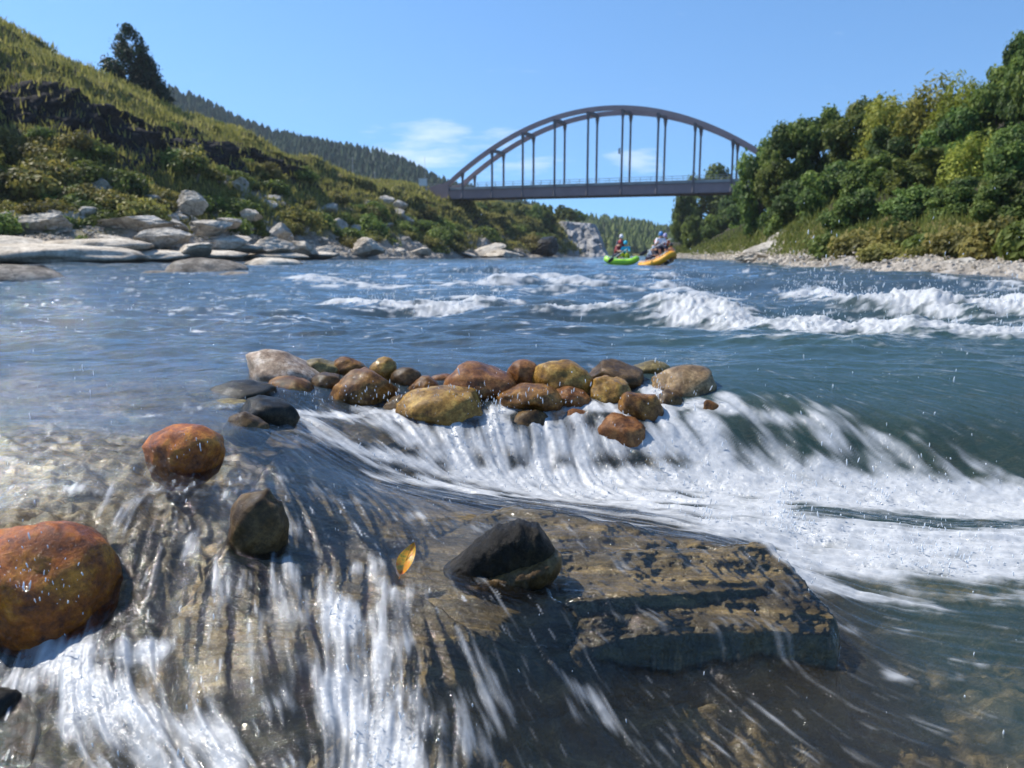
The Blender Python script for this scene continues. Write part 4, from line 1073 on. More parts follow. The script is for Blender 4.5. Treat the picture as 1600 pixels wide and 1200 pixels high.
def tree(kind, u, vt, vb, w, Y, label, group, i, name="tree", cat="tree"):
    c = pY(u, (vt + vb) / 2, Y); k = ppm(Y)
    rx, rz = w / 2 / k * 1.12, (vb - vt) / 2 / k * 1.05
    root = empty(name, (c.x, c.y, c.z - rz))
    tag(root, label, cat, group)
    cr = link("crown", CROWN[kind][i % len(CROWN[kind])], M[kind], root, (0, 0, rz)); cr.scale = (rx, rx * .95, rz); cr.rotation_euler = (0, 0, i * 1.3)
    tk = link("trunk", TRUNK[i % 3], None, root, (0, 0, rz * .9)); tk.scale = (rx * .7, rx * .7, rz * .75)
    return root
# trees of the right bank
GT = "trees on the right bank"
RT = [('oak', 1190, 225, 395, 78, 66, "dark leafy tree at the left tip of the right bank's wood, nearest the bridge end"),
      ('oak', 1228, 198, 330, 90, 62, "rounded dark tree just right of the tree hiding the bridge end"),
      ('oak', 1240, 285, 395, 92, 56, "low spreading dark tree above the pale rock slope"),
      ('oak', 1285, 168, 300, 100, 60, "tall dark tree at the shoulder of the wood, its top against the sky"),
      ('oak', 1290, 260, 385, 100, 50, "bushy dark tree in the middle tier of the wood, above the shingle"),
      ('olive_l', 1335, 152, 290, 90, 56, "grey green tree with a pale top left of the bamboo"),
      ('olive_l', 1355, 235, 350, 100, 46, "olive green tree in the middle of the wood with a yellow patch above it"),
      ('bamboo', 1395, 140, 290, 110, 52, "yellow green bamboo clump left of the bamboo group, against the sky"),
      ('oak', 1340, 300, 395, 90, 40, "dark tree low over the brown shrubs at the wood's middle"),
      ('bamboo', 1452, 132, 280, 105, 49, "yellow green bamboo clump at the middle of the skyline"),
      ('olive_l', 1440, 225, 340, 110, 41, "broad olive tree under the middle bamboo clump"),
      ('oak', 1425, 290, 385, 96, 36, "dark hollow looking tree beneath the broad olive tree"),
      ('bamboo', 1510, 122, 260, 100, 47, "yellow green bamboo clump right of the middle of the skyline"),
      ('bamboo', 1525, 205, 330, 110, 38, "low bamboo clump with drooping tips in the lower right wood"),
      ('oak', 1500, 280, 370, 90, 33, "very dark tree in the shade above the right hand shrubs"),
      ('olive_l', 1560, 95, 240, 90, 44, "tall leafy tree near the right edge, behind the tallest dark one"),
      ('oak', 1598, 62, 210, 70, 40, "tallest dark tree at the right edge of the wood"),
      ('oak', 1590, 200, 320, 100, 34, "dark tree at the right edge below the tallest one"),
      ('oak', 1575, 275, 365, 96, 30, "dark tree low at the right edge behind the brown shrubs"),
      ('olive_l', 1670, 40, 260, 120, 38, "leafy tree cut by the right edge of the view"),
      ('oak', 1670, 220, 380, 110, 28, "dark low tree cut by the right edge of the view"),
      ('oak', 1490, 175, 300, 90, 44, "dark tree showing between the bamboo clumps"),
      ('oak', 1385, 200, 300, 80, 50, "dark tree under the left bamboo clump"),
      ('olive_l', 1210, 250, 330, 60, 60, "small olive tree between the two leftmost dark trees")]
for i, (k, u, a, b, w, Y, lab) in enumerate(RT):
    tree(k, u, a, b, w, Y, lab, GT, i, {"bamboo": "bamboo_clump"}.get(k, "broadleaf_tree"), {"bamboo": "bamboo"}.get(k, "tree"))
# big trees beyond the bridge on the right
for i, (k, u, a, b, w, Y, lab) in enumerate([('oak', 1112, 263, 400, 86, 168, "tall dark tree rising behind the bridge deck on the right"), ('oak', 1068, 303, 402, 48, 160, "dark tree under the bridge, at the edge of the open sky"),
        ('oak', 1145, 290, 402, 60, 150, "dark tree in shade under the right end of the bridge"), ('olive_l', 1085, 335, 403, 44, 128, "creeper hung tree, lighter green, in front of the shaded trees under the bridge"),
        ('oak', 1125, 330, 404, 60, 118, "deep shaded tree right under the bridge beside the shore"), ('olive_l', 1172, 350, 402, 44, 74, "pale green bushy tree at the foot of the wood beside the rock slope"),
        ('oak', 1165, 300, 400, 50, 100, "dark tree filling the gap between the bridge and the wood")]):
    tree(k, u, a, b, w, Y, lab, "trees around the right end of the bridge", i, "broadleaf_tree")
# cedars on the left crest
tree('cedar', 202, 40, 150, 84, 96, "taller of the two dark cedars on the left hill crest", "cedars on the left crest", 0, "cedar_tree")
tree('cedar', 226, 70, 168, 64, 98, "shorter dark cedar on the right flank of the taller one", "cedars on the left crest", 1, "cedar_tree")
# trees and bushes under the bridge, far side of the left bank
UB = [(745, 318, 352, 40, 176), (775, 314, 358, 34, 182), (805, 312, 362, 34, 190), (835, 318, 384, 40, 196), (855, 314, 390, 34, 200), (815, 345, 388, 44, 184), (785, 352, 380, 36, 170), (850, 355, 392, 36, 190),
      (890, 322, 348, 30, 232), (905, 330, 350, 22, 232), (876, 318, 345, 20, 236)]
for i, (u, a, b, w, Y) in enumerate(UB):
    tree('olive_l' if i % 3 else 'oak', u, a, b, w, Y, ["leftmost small tree under the bridge deck, near the left abutment", "second small tree from the left under the deck", "third small tree from the left under the deck", "tall green tree left of the pale cliff's top", "tree right against the upper left of the pale cliff", "lower tree on the slope left of the pale cliff", "low tree in the dark gully under the left part of the deck", "lowest tree beside the rock coloured for cave like shade", "biggest of the small trees standing on top of the pale cliff", "rightmost small tree on top of the pale cliff", "leftmost small tree on top of the pale cliff"][i], "small trees on the slope beyond the bridge", i, "broadleaf_tree")
# shrubs fringing the right shore
RS = [(1300, 352, 400, 70, 34.5, "brownish green shrub at the left end of the shrub row, beside the bare earth"), (1345, 345, 404, 84, 32, "second shrub of the right shore row, rounded and brownish"),
      (1400, 338, 404, 90, 29, "third shrub of the right shore row, below the broad olive tree"), (1452, 350, 404, 84, 27, "low shrub in the dip of the right shore row"),
      (1500, 338, 402, 90, 24.5, "reddish brown shrub right of the dip in the shore row"), (1552, 328, 402, 96, 22.5, "tall brown shrub near the right edge of the shore row"), (1606, 322, 402, 96, 21, "brown shrub cut by the right edge"),
      (1375, 372, 410, 60, 27, "small shrub at the edge of the shingle under the third shrub"), (1430, 380, 410, 50, 25, "tiny low shrub at the edge of the shingle in the dip"), (1660, 320, 410, 100, 19, "shrub just outside the right edge")]
for i, (u, a, b, w, Y, lab) in enumerate(RS):
    k = ppm(Y); c = pY(u, b, Y)
    o = link("shrub", CROWN['shrub' if i % 3 else 'shrubg'][i % 3], None, None, c)
    o.scale = (w / 2 / k * 1.5, w / 2 / k * 1.2, (b - a) / k * 1.1); o.rotation_euler = (0, 0, i * 2.1)
    tag(o, lab, "shrub", "shrubs along the right shore")
for k_ in ('shrub', 'shrubg'):
    for me in CROWN[k_]: me.materials.append(M[k_])

# shrubs and boulders on the left bank
nuL, nvL = LR.shape[:2]
def left_pt(fu, z): 
    i = int(np.clip(fu * (nuL - 1), 0, nuL - 1)); j = int(np.clip(z / 7 * (nvL - 1), 0, nvL - 1)); return Vector(LR[i, j].tolist())
rs_ = np.random.default_rng(5)
for i in range(190):
    fu = rs_.uniform(.1, .93); z = rs_.choice([1.2, 1.5, 1.9, 2.3, 2.6, 2.9, 4.3, 4.8, 5.4, 5.9], p=[.14, .16, .16, .14, .12, .08, .06, .06, .04, .04]) + rs_.uniform(-.15, .15)
    p = left_pt(fu, z); s = rs_.uniform(.6, 1.4) * (0.8 + p.y / 130) * (1.15 if z < 3 else .6)
    kk = 'shrubg' if rs_.random() < .45 else 'shrub'
    o = link("shrub", CROWN[kk][i % 3], None, None, p - Vector((0, 0, .15))); o.scale = (s * 1.2, s, s * rs_.uniform(.8, 1.3)); o.rotation_euler = (0, 0, i)
    tag(o, "one of the many green and brown shrubs scattered over the left bank", "shrub", "shrubs on the left bank")
for i, (u, v, Y, s, lab) in enumerate([(30, 285, 56, 2.9, "large dark bush at the left edge above the pale rocks"), (85, 270, 57, 2.4, "dark bush right of the large one at the left edge"), (-30, 260, 56, 3, "dark bush cut by the left edge"), (50, 235, 60, 2.2, "bush above the large dark bush at the left edge"),
        (128, 362, 49, .9, "small round bush on the pale shore rocks near the left edge"), (495, 345, 84, 2.2, "dark bush leaning over the shore left of the bright grass"), (530, 372, 84, 2.0, "low dark bush touching the water below the grassy bank"), (575, 350, 96, 2.4, "bright green bush halfway along the left shore")]):
    kk = 'shrubg' if i in (4, 7) else 'shrub'
    o = link("bush", CROWN[kk][i % 3], None, None, pY(u, v + 25 * 55 / Y, Y)); o.scale = (s * 1.1, s, s * 1.2)
    tag(o, lab, "bush")
BL = [(215, 350, 95, 28, 54), (100, 330, 90, 22, 55), (160, 322, 50, 18, 57), (270, 348, 50, 16, 58), (330, 354, 66, 22, 55), (395, 334, 30, 14, 66), (360, 346, 40, 16, 62), (438, 358, 34, 18, 64), (300, 315, 50, 28, 62), (200, 320, 50, 22, 58),
      (420, 385, 60, 24, 60), (470, 388, 60, 20, 66), (350, 378, 80, 22, 55), (250, 372, 80, 26, 51), (180, 378, 80, 20, 49), (60, 350, 90, 26, 51), (575, 385, 44, 24, 82), (545, 378, 24, 24, 84), (620, 392, 36, 14, 94), (655, 393, 34, 12, 98), (130, 335, 40, 20, 54),
      (600, 312, 30, 16, 112), (620, 320, 26, 12, 112), (300, 392, 70, 18, 50), (495, 392, 44, 14, 72), (755, 393, 60, 20, 130), (790, 396, 60, 12, 128), (855, 386, 46, 26, 170), (730, 398, 40, 8, 118)]
BLAB = ["largest grey boulder in the middle of the left shore", "wide grey boulder high on the far left shore", "grey boulder between the wide one and the largest one, higher up", "grey boulder just right of the largest one", "grey boulder below the tall pointed ones", "upper grey boulder half in the weeds, right of the tall ones", "tall grey boulder leaning left", "pointed grey boulder at the right end of the boulder field", "grey boulder at the top of the boulder field", "flat grey boulder above the largest one",
"flat cream boulder at the waterline under the pointed grey one", "cream boulder at the foot of the boulder field's right end", "long cream boulder under the tall leaning one", "cream boulder below the grey one right of the largest", "cream boulder left of the middle, above the flat slabs", "wide low grey boulder above the slabs at the far left", "cream boulder alone at the waterline beneath the dark bush", "small upright cream boulder touching the dark bush", "flat cream boulder at the waterline beyond the dark bush", "small cream boulder farther along the left shore", "small grey boulder left of the largest one",
"left one of two pale stones high on the grassy slope", "right one of two pale stones high on the grassy slope", "thin cream boulder right at the water below the largest grey one", "cream boulder at the water midway along the left shore", "humped pale rock on the shore beneath the left end of the bridge", "low pale rock right of the humped one under the bridge", "", "thin pale rock at the water left of the humped one under the bridge"]
for i, (u, v, w, h, Y) in enumerate(BL):
    mt = 'dark' if u == 855 else ('drywarm' if v > 376 else 'drygrey')  # rock at the cliff foot gets dark stone for its cave-like shade
    lab = "rock beside the foot of the pale cliff, coloured dark for its cave like shade" if u == 855 else BLAB[i]
    place_rock("shore_boulder", u, v, w * 1.1, h * .95, Y, mt, lab, "boulder", None if u == 855 else ("cream boulders along the left waterline" if v > 376 else "grey boulders on the left bank"), rs_.uniform(-.2, .2), 200 + i, .6, 0, .9, .2)
# wide flat slabs of the pale shelf at the far left, and loose crags higher up
for i, (u, v, w, h, Y, lab) in enumerate([(60, 396, 330, 30, 45, "widest flat cream slab at the waterline on the far left"), (-60, 380, 260, 30, 46, "pale slab cut by the left edge above the waterline"), (150, 382, 170, 22, 48, "flat cream slab behind the widest one on the left shore"),
        (235, 398, 120, 16, 49, "thin pale slab at the waterline right of the widest slab"), (420, 400, 130, 12, 61, "low pale slab at the waterline in the middle of the left shore"), (310, 397, 150, 16, 53, "flat cream slab left of the middle of the left shore"), (355, 386, 130, 14, 57, "cream slab on the shore behind the flat ones, below the tall boulders"), (480, 398, 100, 12, 69, "narrow cream slab at the water left of the dark bush")]):
    place_rock("shore_slab", u, v, w, h * .9, Y, 'drywarm', lab, "slab", None, 0.0, 300 + i, .25, 0, .8, .3)
CR = [crag_mesh("crag", (1, .9, .75), 400 + i) for i in range(6)]
for me in CR: me.materials.append(M['drygrey'])
for i in range(70):
    fu = rs_.uniform(.12, .72); z = rs_.uniform(.9, 2.3)
    p = left_pt(fu, z); q = rs_.uniform(.35, 1.0) * (0.6 + p.y / 110)
    o = link("crag", CR[i % 6], None, None, p); o.scale = (q * rs_.uniform(.8, 1.6), q, q * rs_.uniform(.6, 1.1)); o.rotation_euler = (rs_.uniform(-.4, .4), rs_.uniform(-.4, .4), rs_.uniform(0, 6))
    tag(o, "one of the small grey crags poking out of the weeds above the left shore", "rock", "small crags on the left bank")
# right bank boulders on the pale slope
for i, (u, v, w, h, Y, lab) in enumerate([(1195, 388, 70, 24, 52, "grey sloping rock at the left foot of the right bank"), (1222, 374, 50, 22, 54, "grey rock midway up the bare slope of the right bank"), (1250, 366, 36, 14, 53, "small grey rock at the top of the bare slope"),
        (1180, 398, 60, 12, 50, "low pale rock at the water below the grey sloping rock"), (1275, 378, 24, 26, 42, "pale tan rock face between the bare slope and the shrubs"), (1395, 402, 60, 14, 27, "flat pale rock on the shingle under the shrub row"), (1500, 408, 50, 10, 22, "flat grey rock on the shingle near the right edge")]):
    place_rock("shore_boulder", u, v, w, h * 1.2, Y, 'drywarm' if i in (3, 4, 5) else 'drygrey', lab, "boulder", None, -.3 if i < 3 else 0, 260 + i, .5, 0, .9, .3)

# grass and shingle, uncountable
def scatter_on(R, wgt, N, rs):
    p = wgt.ravel() / wgt.sum(); k = rs.choice(p.size, N, p=p)
    P = R.reshape(-1, 3)[k] + rs.normal(size=(N, 3)) * np.array([.25, .25, .0]); return P
def grass_obj(name, R, wgt, N, hmin, hmax, seed, mat, width=.07):
    rs = np.random.default_rng(seed); P = scatter_on(R, wgt, N, rs)
    h = rs.uniform(hmin, hmax, N); ang = rs.random(N) * 6.283; lean = rs.normal(size=(N, 2)) * .28
    w = width * (0.6 + P[:, 1] / 70); dx, dy = np.cos(ang) * w, np.sin(ang) * w
    P[:, 2] -= .08
    tip = P + np.stack([lean[:, 0] * h, lean[:, 1] * h, h], -1)
    d = np.stack([dx, dy, 0 * dx], -1)
    v = np.stack([P - d, P + d, tip + d * .25, tip - d * .25], 1).reshape(-1, 3)
    cl = fbm(P[:, 0] * .25, P[:, 1] * .25, 3)
    t = np.repeat(np.clip(.5 + .35 * cl + .2 * rs.normal(size=N), 0, 1), 4)
    me = mesh_np(name, v, np.arange(4 * N).reshape(-1, 4), False, {"tint": t})
    return tag(link(name, me, mat), "tall dry grass and weeds growing over the bank", "grass", kind="stuff")
gw = (1 - LROCK) * sstep(.9, 1.3, LZ) * (1 - .85 * sstep(2.8, 3.0, LZ) * sstep(4.1, 3.9, LZ) * (LR[..., 1] < 105)) * sstep(6.9, 6.2, LZ)
area = np.linalg.norm(np.cross(np.gradient(LR, axis=0), np.gradient(LR, axis=1)), axis=-1)
grass_obj("left_bank_grass", LR, gw * area / LR[..., 1] ** 1.2, 150000, .2, .75, 31, M['grass'], .045)
gr_ = (1 - RROCK) * sstep(1.3, 1.8, RZ) * sstep(4.5, 3.5, RZ)
areaR = np.linalg.norm(np.cross(np.gradient(RR, axis=0), np.gradient(RR, axis=1)), axis=-1)
grass_obj("right_bank_grass", RR, gr_ * areaR / RR[..., 1] ** 1.2, 50000, .12, .42, 32, M['rgrass'], .035)
def shingle(name, R, wgt, N, seed, lab):
    rs = np.random.default_rng(seed); P = scatter_on(R, wgt, N, rs)
    oc = np.array([(1, 0, 0), (0, 1, 0), (-1, 0, 0), (0, -1, 0), (.5, .5, .6), (-.5, .5, .7), (-.5, -.5, .6), (.5, -.5, .65)], float)
    fq = np.array([(0, 1, 4, 4), (1, 2, 5, 4), (2, 3, 6, 5), (3, 0, 7, 6), (0, 4, 7, 7), (4, 5, 6, 7)])
    s = rs.uniform(.03, .10, N)[:, None, None] * np.clip(P[:, 1] / 25, .6, 2.2)[:, None, None]
    a = rs.random(N) * 6.28; ca, sa = np.cos(a)[:, None], np.sin(a)[:, None]
    v = oc[None] * rs.uniform(.6, 1.2, (N, 1, 3)); v = np.stack([v[..., 0] * ca - v[..., 1] * sa, v[..., 0] * sa + v[..., 1] * ca, v[..., 2]], -1) * s + P[:, None]
    tri = np.array([(0, 1, 4), (1, 5, 4), (1, 2, 5), (2, 6, 5), (2, 3, 6), (3, 7, 6), (3, 0, 7), (0, 4, 7), (4, 5, 6), (4, 6, 7)])
    f = (tri[None] + (np.arange(N) * 8)[:, None, None]).reshape(-1, 3)
    tag(link(name, mesh_np(name, v.reshape(-1, 3), f, False), M['drywarm']), lab, "shingle", kind="stuff")
shingle("right_shingle", RR, RROCK * areaR / RR[..., 1] * sstep(.1, .3, RZ) * sstep(2.2, 1.6, RZ), 5000, 41, "pale stones of the shingle strip along the right shore")
shingle("left_shingle", LR, sstep(.1, .3, LZ) * sstep(1.5, 1.0, LZ) * area / LR[..., 1], 6000, 42, "pale stones strewn over the left shore")

# ------------------------------------------------------------------ far wooded hills
def conifer_wood(name, top, Yf, depth, N, hm, seed, mat, label):
    """a hillside sheet with a stand of conifers on it; top: skyline (u, v)"""
    rs = np.random.default_rng(seed)
    us = np.array([t[0] for t in top], float); vs = np.array([t[1] for t in top], float)
    nu, nv = 80, 14
    U = np.linspace(us[0], us[-1], nu); Vt = np.interp(U, us, vs)
    R = np.zeros((nu, nv, 3))
    for i in range(nu):
        for j in range(nv):
            s = j / (nv - 1); Y = Yf + depth * s
            crest = pY(U[i], Vt[i] + hm * .8 * ppm(Yf + depth), Yf + depth); foot = pY(U[i], 404, Yf); foot.z = -1
            p = foot.lerp(crest, s); p.z = foot.z + (crest.z - foot.z) * s ** .8; R[i, j] = p
    R[..., 2] += 2.0 * fbm(R[..., 0] * .02, R[..., 1] * .02, 3) * np.linspace(0, 1, nv)[None]
    back = R[:, -1:].copy(); back[..., 1] += 200; back[..., 2] -= 30
    R2 = np.concatenate([R, back], 1)
    tag(link(name, mesh_np(name, R2.reshape(-1, 3), grid_faces(nu, nv + 1)[:, ::-1], True, {"rock": np.zeros(nu * (nv + 1)), "dark": np.zeros(nu * (nv + 1))}), M['bank']), kind="structure")
    fi = rs.random(N) * (nu - 1.01); fj = (1 - rs.random(N) ** 1.5) * (nv - 1.01)
    i = fi.astype(int); j = fj.astype(int); a = (fi - i)[:, None]; b = (fj - j)[:, None]
    P = (R[i, j] * (1 - a) + R[i + 1, j] * a) * (1 - b) + (R[i, j + 1] * (1 - a) + R[i + 1, j + 1] * a) * b
    h = hm * rs.uniform(.7, 1.3, N); w = h * rs.uniform(.3, .46, N)
    K = 5; V = []; Fc = []
    ang = np.arange(K) / K * 6.283
    for t, (z0, z1, wk) in enumerate(((.02, .6, 1.0), (.3, .82, .72), (.58, 1.0, .45))):
        ring = np.stack([np.cos(ang + t), np.sin(ang + t)], -1)[None] * (w * wk)[:, None, None] * rs.uniform(.7, 1.3, (N, K, 1))
        rv = np.concatenate([ring + P[:, None, :2], (P[:, 2] + h * z0)[:, None, None] + rs.normal(size=(N, K, 1)) * .04 * h[:, None, None]], -1)
        tv = np.stack([P[:, 0], P[:, 1], P[:, 2] + h * z1], -1)[:, None]
        V.append(np.concatenate([rv, tv], 1))
        base = t * (K + 1)
        Fc += [(base + q, base + (q + 1) % K, base + K) for q in range(K)]
    V = np.concatenate(V, 1); nvx = V.shape[1]
    f = (np.array(Fc)[None] + (np.arange(N) * nvx)[:, None, None]).reshape(-1, 3)
    tint = np.repeat(np.clip(.5 + .3 * rs.normal(size=N), 0, 1), nvx)
    tag(link(name.replace("hill", "wood"), mesh_np(name, V.reshape(-1, 3), f, False, {"tint": tint}), mat), label, "wood", kind="stuff")
conifer_wood("left_hill", [(225, 128), (250, 132), (300, 148), (340, 165), (370, 185), (420, 206), (480, 216), (540, 230), (590, 243), (640, 258), (680, 280), (730, 292), (800, 312), (860, 330)], 330, 160, 6500, 7.5, 51, M['far'], "dark conifer wood covering the far hill behind the left bank")
conifer_wood("middle_hill", [(780, 318), (850, 335), (870, 346), (920, 338), (960, 343), (1000, 345), (1040, 354), (1090, 350), (1150, 345), (1250, 330), (1400, 320)], 420, 160, 2600, 8, 52, M['olive_l'], "green wood on the low hill seen under the bridge")
# pale cliff under the bridge
def cliff():
    rows, cols_ = 60, 60; V = np.zeros((cols_, rows, 3))
    for i in range(cols_):
        s = i / (cols_ - 1)
        for j in range(rows):
            t = j / (rows - 1)
            ul = 884 + (871 - 884) * t; ur = 958 + (936 - 958) * t
            vt = 403 + ((345 + 5 * s) - 403) * t
            p = pY(ul + (ur - ul) * s, vt, 205 + 14 * t + 6 * s)
            e = min(s, 1 - s) * 8
            p.y += (1 - min(1, e)) * 7
            V[i, j] = p
    n = fbm(V[..., 0] * .3, V[..., 2] * .3, 5); V[..., 1] += n * 1.6 + .8 * np.abs(fbm(V[..., 0] * .9, V[..., 2] * .5 + 4, 3))
    Bk = V[:, -1:].copy(); Bk[..., 1] += 14
    Vv = np.concatenate([V, Bk], 1)
    m = rock_mat("pale cliff rock", (0.2, 0.19, 0.18), (0.40, 0.385, 0.37), (0.52, 0.50, 0.475), 0.0, .25, .5)
    tag(link("cliff", mesh_np("cliff", Vv.reshape(-1, 3), grid_faces(cols_, rows + 1)[:, ::-1]), m), "pale grey rock cliff on the far bank seen under the bridge", "cliff")
cliff()
tag(link("ground", mesh_np("ground", [(-3000, -60, -3.2), (3000, -60, -3.2), (3000, 4000, -3.2), (-3000, 4000, -3.2)], [(0, 1, 2, 3)], False, {"rock": [0] * 4, "dark": [0] * 4}), M['bank']), kind="structure")

# ------------------------------------------------------------------ the arch bridge
M['steel'] = plain("purple grey painted steel", (0.31, 0.22, 0.225), .5, 0, .10, .5)
M['steeld'] = plain("dark hanger steel", (0.13, 0.115, 0.13), .5, 0, .10, .5)
M['concrete'] = plain("bridge concrete", (0.42, 0.40, 0.36), .9, 0, .2, .6)
M['rail'] = plain("galvanised railing", (0.33, 0.34, 0.36), .5, 0, .1, 2)
def bridge():
    X0, Y0b, th, L = -15.508, 157.181, -.419, 6.4; n = 10.951; zl, zr = 10.951 + HC, 10.39 + HC; W = 5.279; RISE = 14.868
    root = empty("arch_bridge", (X0, Y0b, zl), th)
    tag(root, "purple grey steel arch bridge with vertical hangers spanning the river", "bridge")
    S = n * L; slope = (zr - zl) / S
    z = lambda s: slope * s
    def arch_z(s): t = s / S; return z(s) + RISE * 4 * t * (1 - t)
    def ribbon(pts, hw, hh):
        """box girder along points in the x-z plane; pts (x, y, z)"""
        mb = MB(); vs = []; P = [Vector(p) for p in pts]
        for i, p in enumerate(P):
            t = (P[min(i + 1, len(P) - 1)] - P[max(i - 1, 0)]).normalized(); nn = Vector((-t.z, 0, t.x))
            for a, b in ((-1, -1), (1, -1), (1, 1), (-1, 1)): vs.append(p + Vector((0, a * hw, 0)) + nn * b * hh)
        fs = []
        for i in range(len(P) - 1):
            for k in range(4): fs.append((i * 4 + k, i * 4 + (k + 1) % 4, (i + 1) * 4 + (k + 1) % 4, (i + 1) * 4 + k))
        fs += [(3, 2, 1, 0), tuple(len(P) * 4 - 4 + k for k in range(4))]
        return mb.add(vs, fs)
    for y in (0, W):
        ribbon([(S * i / 90, y, arch_z(S * i / 90) + .15) for i in range(91)], .30, .40).build("arch_rib", M['steel'], root)
        mb = ribbon([(-1.2 + (S + 2.4) * i / 40, y, z(-1.2 + (S + 2.4) * i / 40) + .78) for i in range(41)], .22, .80)
        mb.build("deck_girder", M['steel'], root)
        mf = MB()
        for zz in (-.04, 1.60):
            v = ribbon([(-1.2 + (S + 2.4) * i / 20, y, z(-1.2 + (S + 2.4) * i / 20) + zz) for i in range(21)], .36, .05); mf.add(v.v, v.f)
        mf.build("girder_flange", M['steeld'], root)
        # springing gusset
        for e, sg in ((0, 1), (S, -1)):
            g = MB(); zz = z(e)
            v = [(e - sg * 1.3, y + a, zz + b) for a in (-.4, .4) for b in (0, 2.2)] + [(e + sg * 3.4, y + a, zz + b) for a in (-.4, .4) for b in (0, 3.2)]
            g.add(v, [(0, 1, 3, 2), (4, 6, 7, 5), (0, 4, 5, 1), (2, 3, 7, 6), (0, 2, 6, 4), (1, 5, 7, 3)]).build("arch_foot", M['steel'], root)
        for k in range(1, 11):
            s = k * L; a, b = z(s) - .1, arch_z(s) - .3
            h = MB(); yo = y + (-.45 if y == 0 else .45)
            h.box((s, y, (a + b) / 2 + .6), (.30, .34, b - a - 1.2))
            h.tube([(s, y, b - 1.7), (s, y, b + .2)], [.15, .42], 8)
            h.tube([(s, y, a + 1.6), (s, y - (.3 if y == 0 else -.3), a + 0.1)], [.28, .22], 8)
            h.build("hanger", M['steeld'], root)
    for k in range(2, 10):
        s = k * L; mb = MB(); zt = arch_z(s) - .1
        mb.box((s, W / 2, zt), (.5, W - .7, .6)); mb.build("cross_strut", M['steeld'], root)
    mb = MB()
    for k in range(0, 23): mb.box((k * L / 2, W / 2, z(k * L / 2) + .35), (.3, W - .5, .55))
    mb.build("floor_beams", M['steeld'], root)
    d = ribbon([(-2 + (S + 4) * i / 30, W / 2, z(-2 + (S + 4) * i / 30) + 1.30) for i in range(31)], W / 2 - .40, .12); d.build("deck", M['concrete'], root)
    for y in (.55, W - .55):
        c = ribbon([(-2 + (S + 4) * i / 30, y, z(-2 + (S + 4) * i / 30) + 1.80) for i in range(31)], .12, .36); c.build("kerb_wall", M['concrete'], root)
        r = MB()
        for zz in (2.55, 2.95):
            v = ribbon([(-2 + (S + 4) * i / 30, y, z(-2 + (S + 4) * i / 30) + zz) for i in range(31)], .035, .035); r.add(v.v, v.f)
        for i in range(40):
            s = -2 + (S + 4) * i / 39; r.box((s, y, z(s) + 2.57), (.07, .07, .86))
        r.build("railing", M['rail'], root)
    s = MB(); s.box((6 * L - .4, -.3, 7.2), (.35, .06, 1.0)); s.build("small_plate", M['rail'], root)
    # abutment under the left end
    a = empty("bridge_abutment", (X0, Y0b, zl - 6), th); tag(a, "concrete abutment under the left end of the arch bridge", "abutment")
    mb = MB(); mb.box((-2.2, W / 2, 2.6), (4.4, W + 2, 6.7)); mb.build("abutment_block", M['concrete'], a)
    mb = MB(); mb.box((-5.2, -1.2, 5.2), (5.6, .5, 3.2)); mb.build("wing_wall", M['concrete'], a)
    b = empty("bridge_abutment", (X0 + math.cos(th) * S, Y0b + math.sin(th) * S, zr - 8), th); tag(b, "concrete abutment under the right end of the bridge, hidden among trees", "abutment")
    mb = MB(); mb.box((2.4, W / 2, 3.4), (4.4, W + 2, 9)); mb.build("abutment_block", M['concrete'], b)
bridge()
# small cabinet with mast by the left bridge end
c = pY(661, 291, 150); g = empty("measuring_mast", (c.x, c.y, c.z - .6)); tag(g, "white instrument box with a thin mast beside the left end of the bridge", "mast")
wh = plain("white paint", (0.75, 0.76, 0.76), .5, 0, .05)
mb = MB(); mb.box((0, 0, 1.3), (1.5, .6, 1.3)); mb.box((0, 0, 2.0), (1.7, .75, .08)); mb.build("cabinet", wh, g)
mb = MB(); mb.tube([(.4, 0, 0), (.4, 0, 6.0)], [.05, .03], 6); mb.build("mast_pole", M['rail'], g)
mb = MB(); mb.box((-.5, 0, .3), (.12, .12, .8)); mb.box((.55, 0, .3), (.12, .12, .8)); mb.build("cabinet_leg", M['rail'], g)
def pole(u, vt, vb, Y, lab, name="utility_pole"):
    b_ = pY(u, vb, Y); t = pY(u, vt, Y); h = t.z - b_.z
    g = empty(name, (b_.x, b_.y, b_.z - .6)); tag(g, lab, "pole", "utility poles behind the left bank")
    mb = MB(); mb.tube([(0, 0, 0), (0, 0, h + .6)], [.16, .10], 8); mb.build("pole_shaft", M['concrete'], g)
    mb = MB(); mb.box((0, 0, h + .1), (1.4, .1, .1)); mb.box((0, 0, h - .5), (1.1, .1, .1)); mb.build("cross_arm", M['steeld'], g)
pole(552, 246, 286, 145, "taller pale utility pole standing against the far wood")
pole(586, 268, 288, 190, "shorter utility pole right of the taller one")

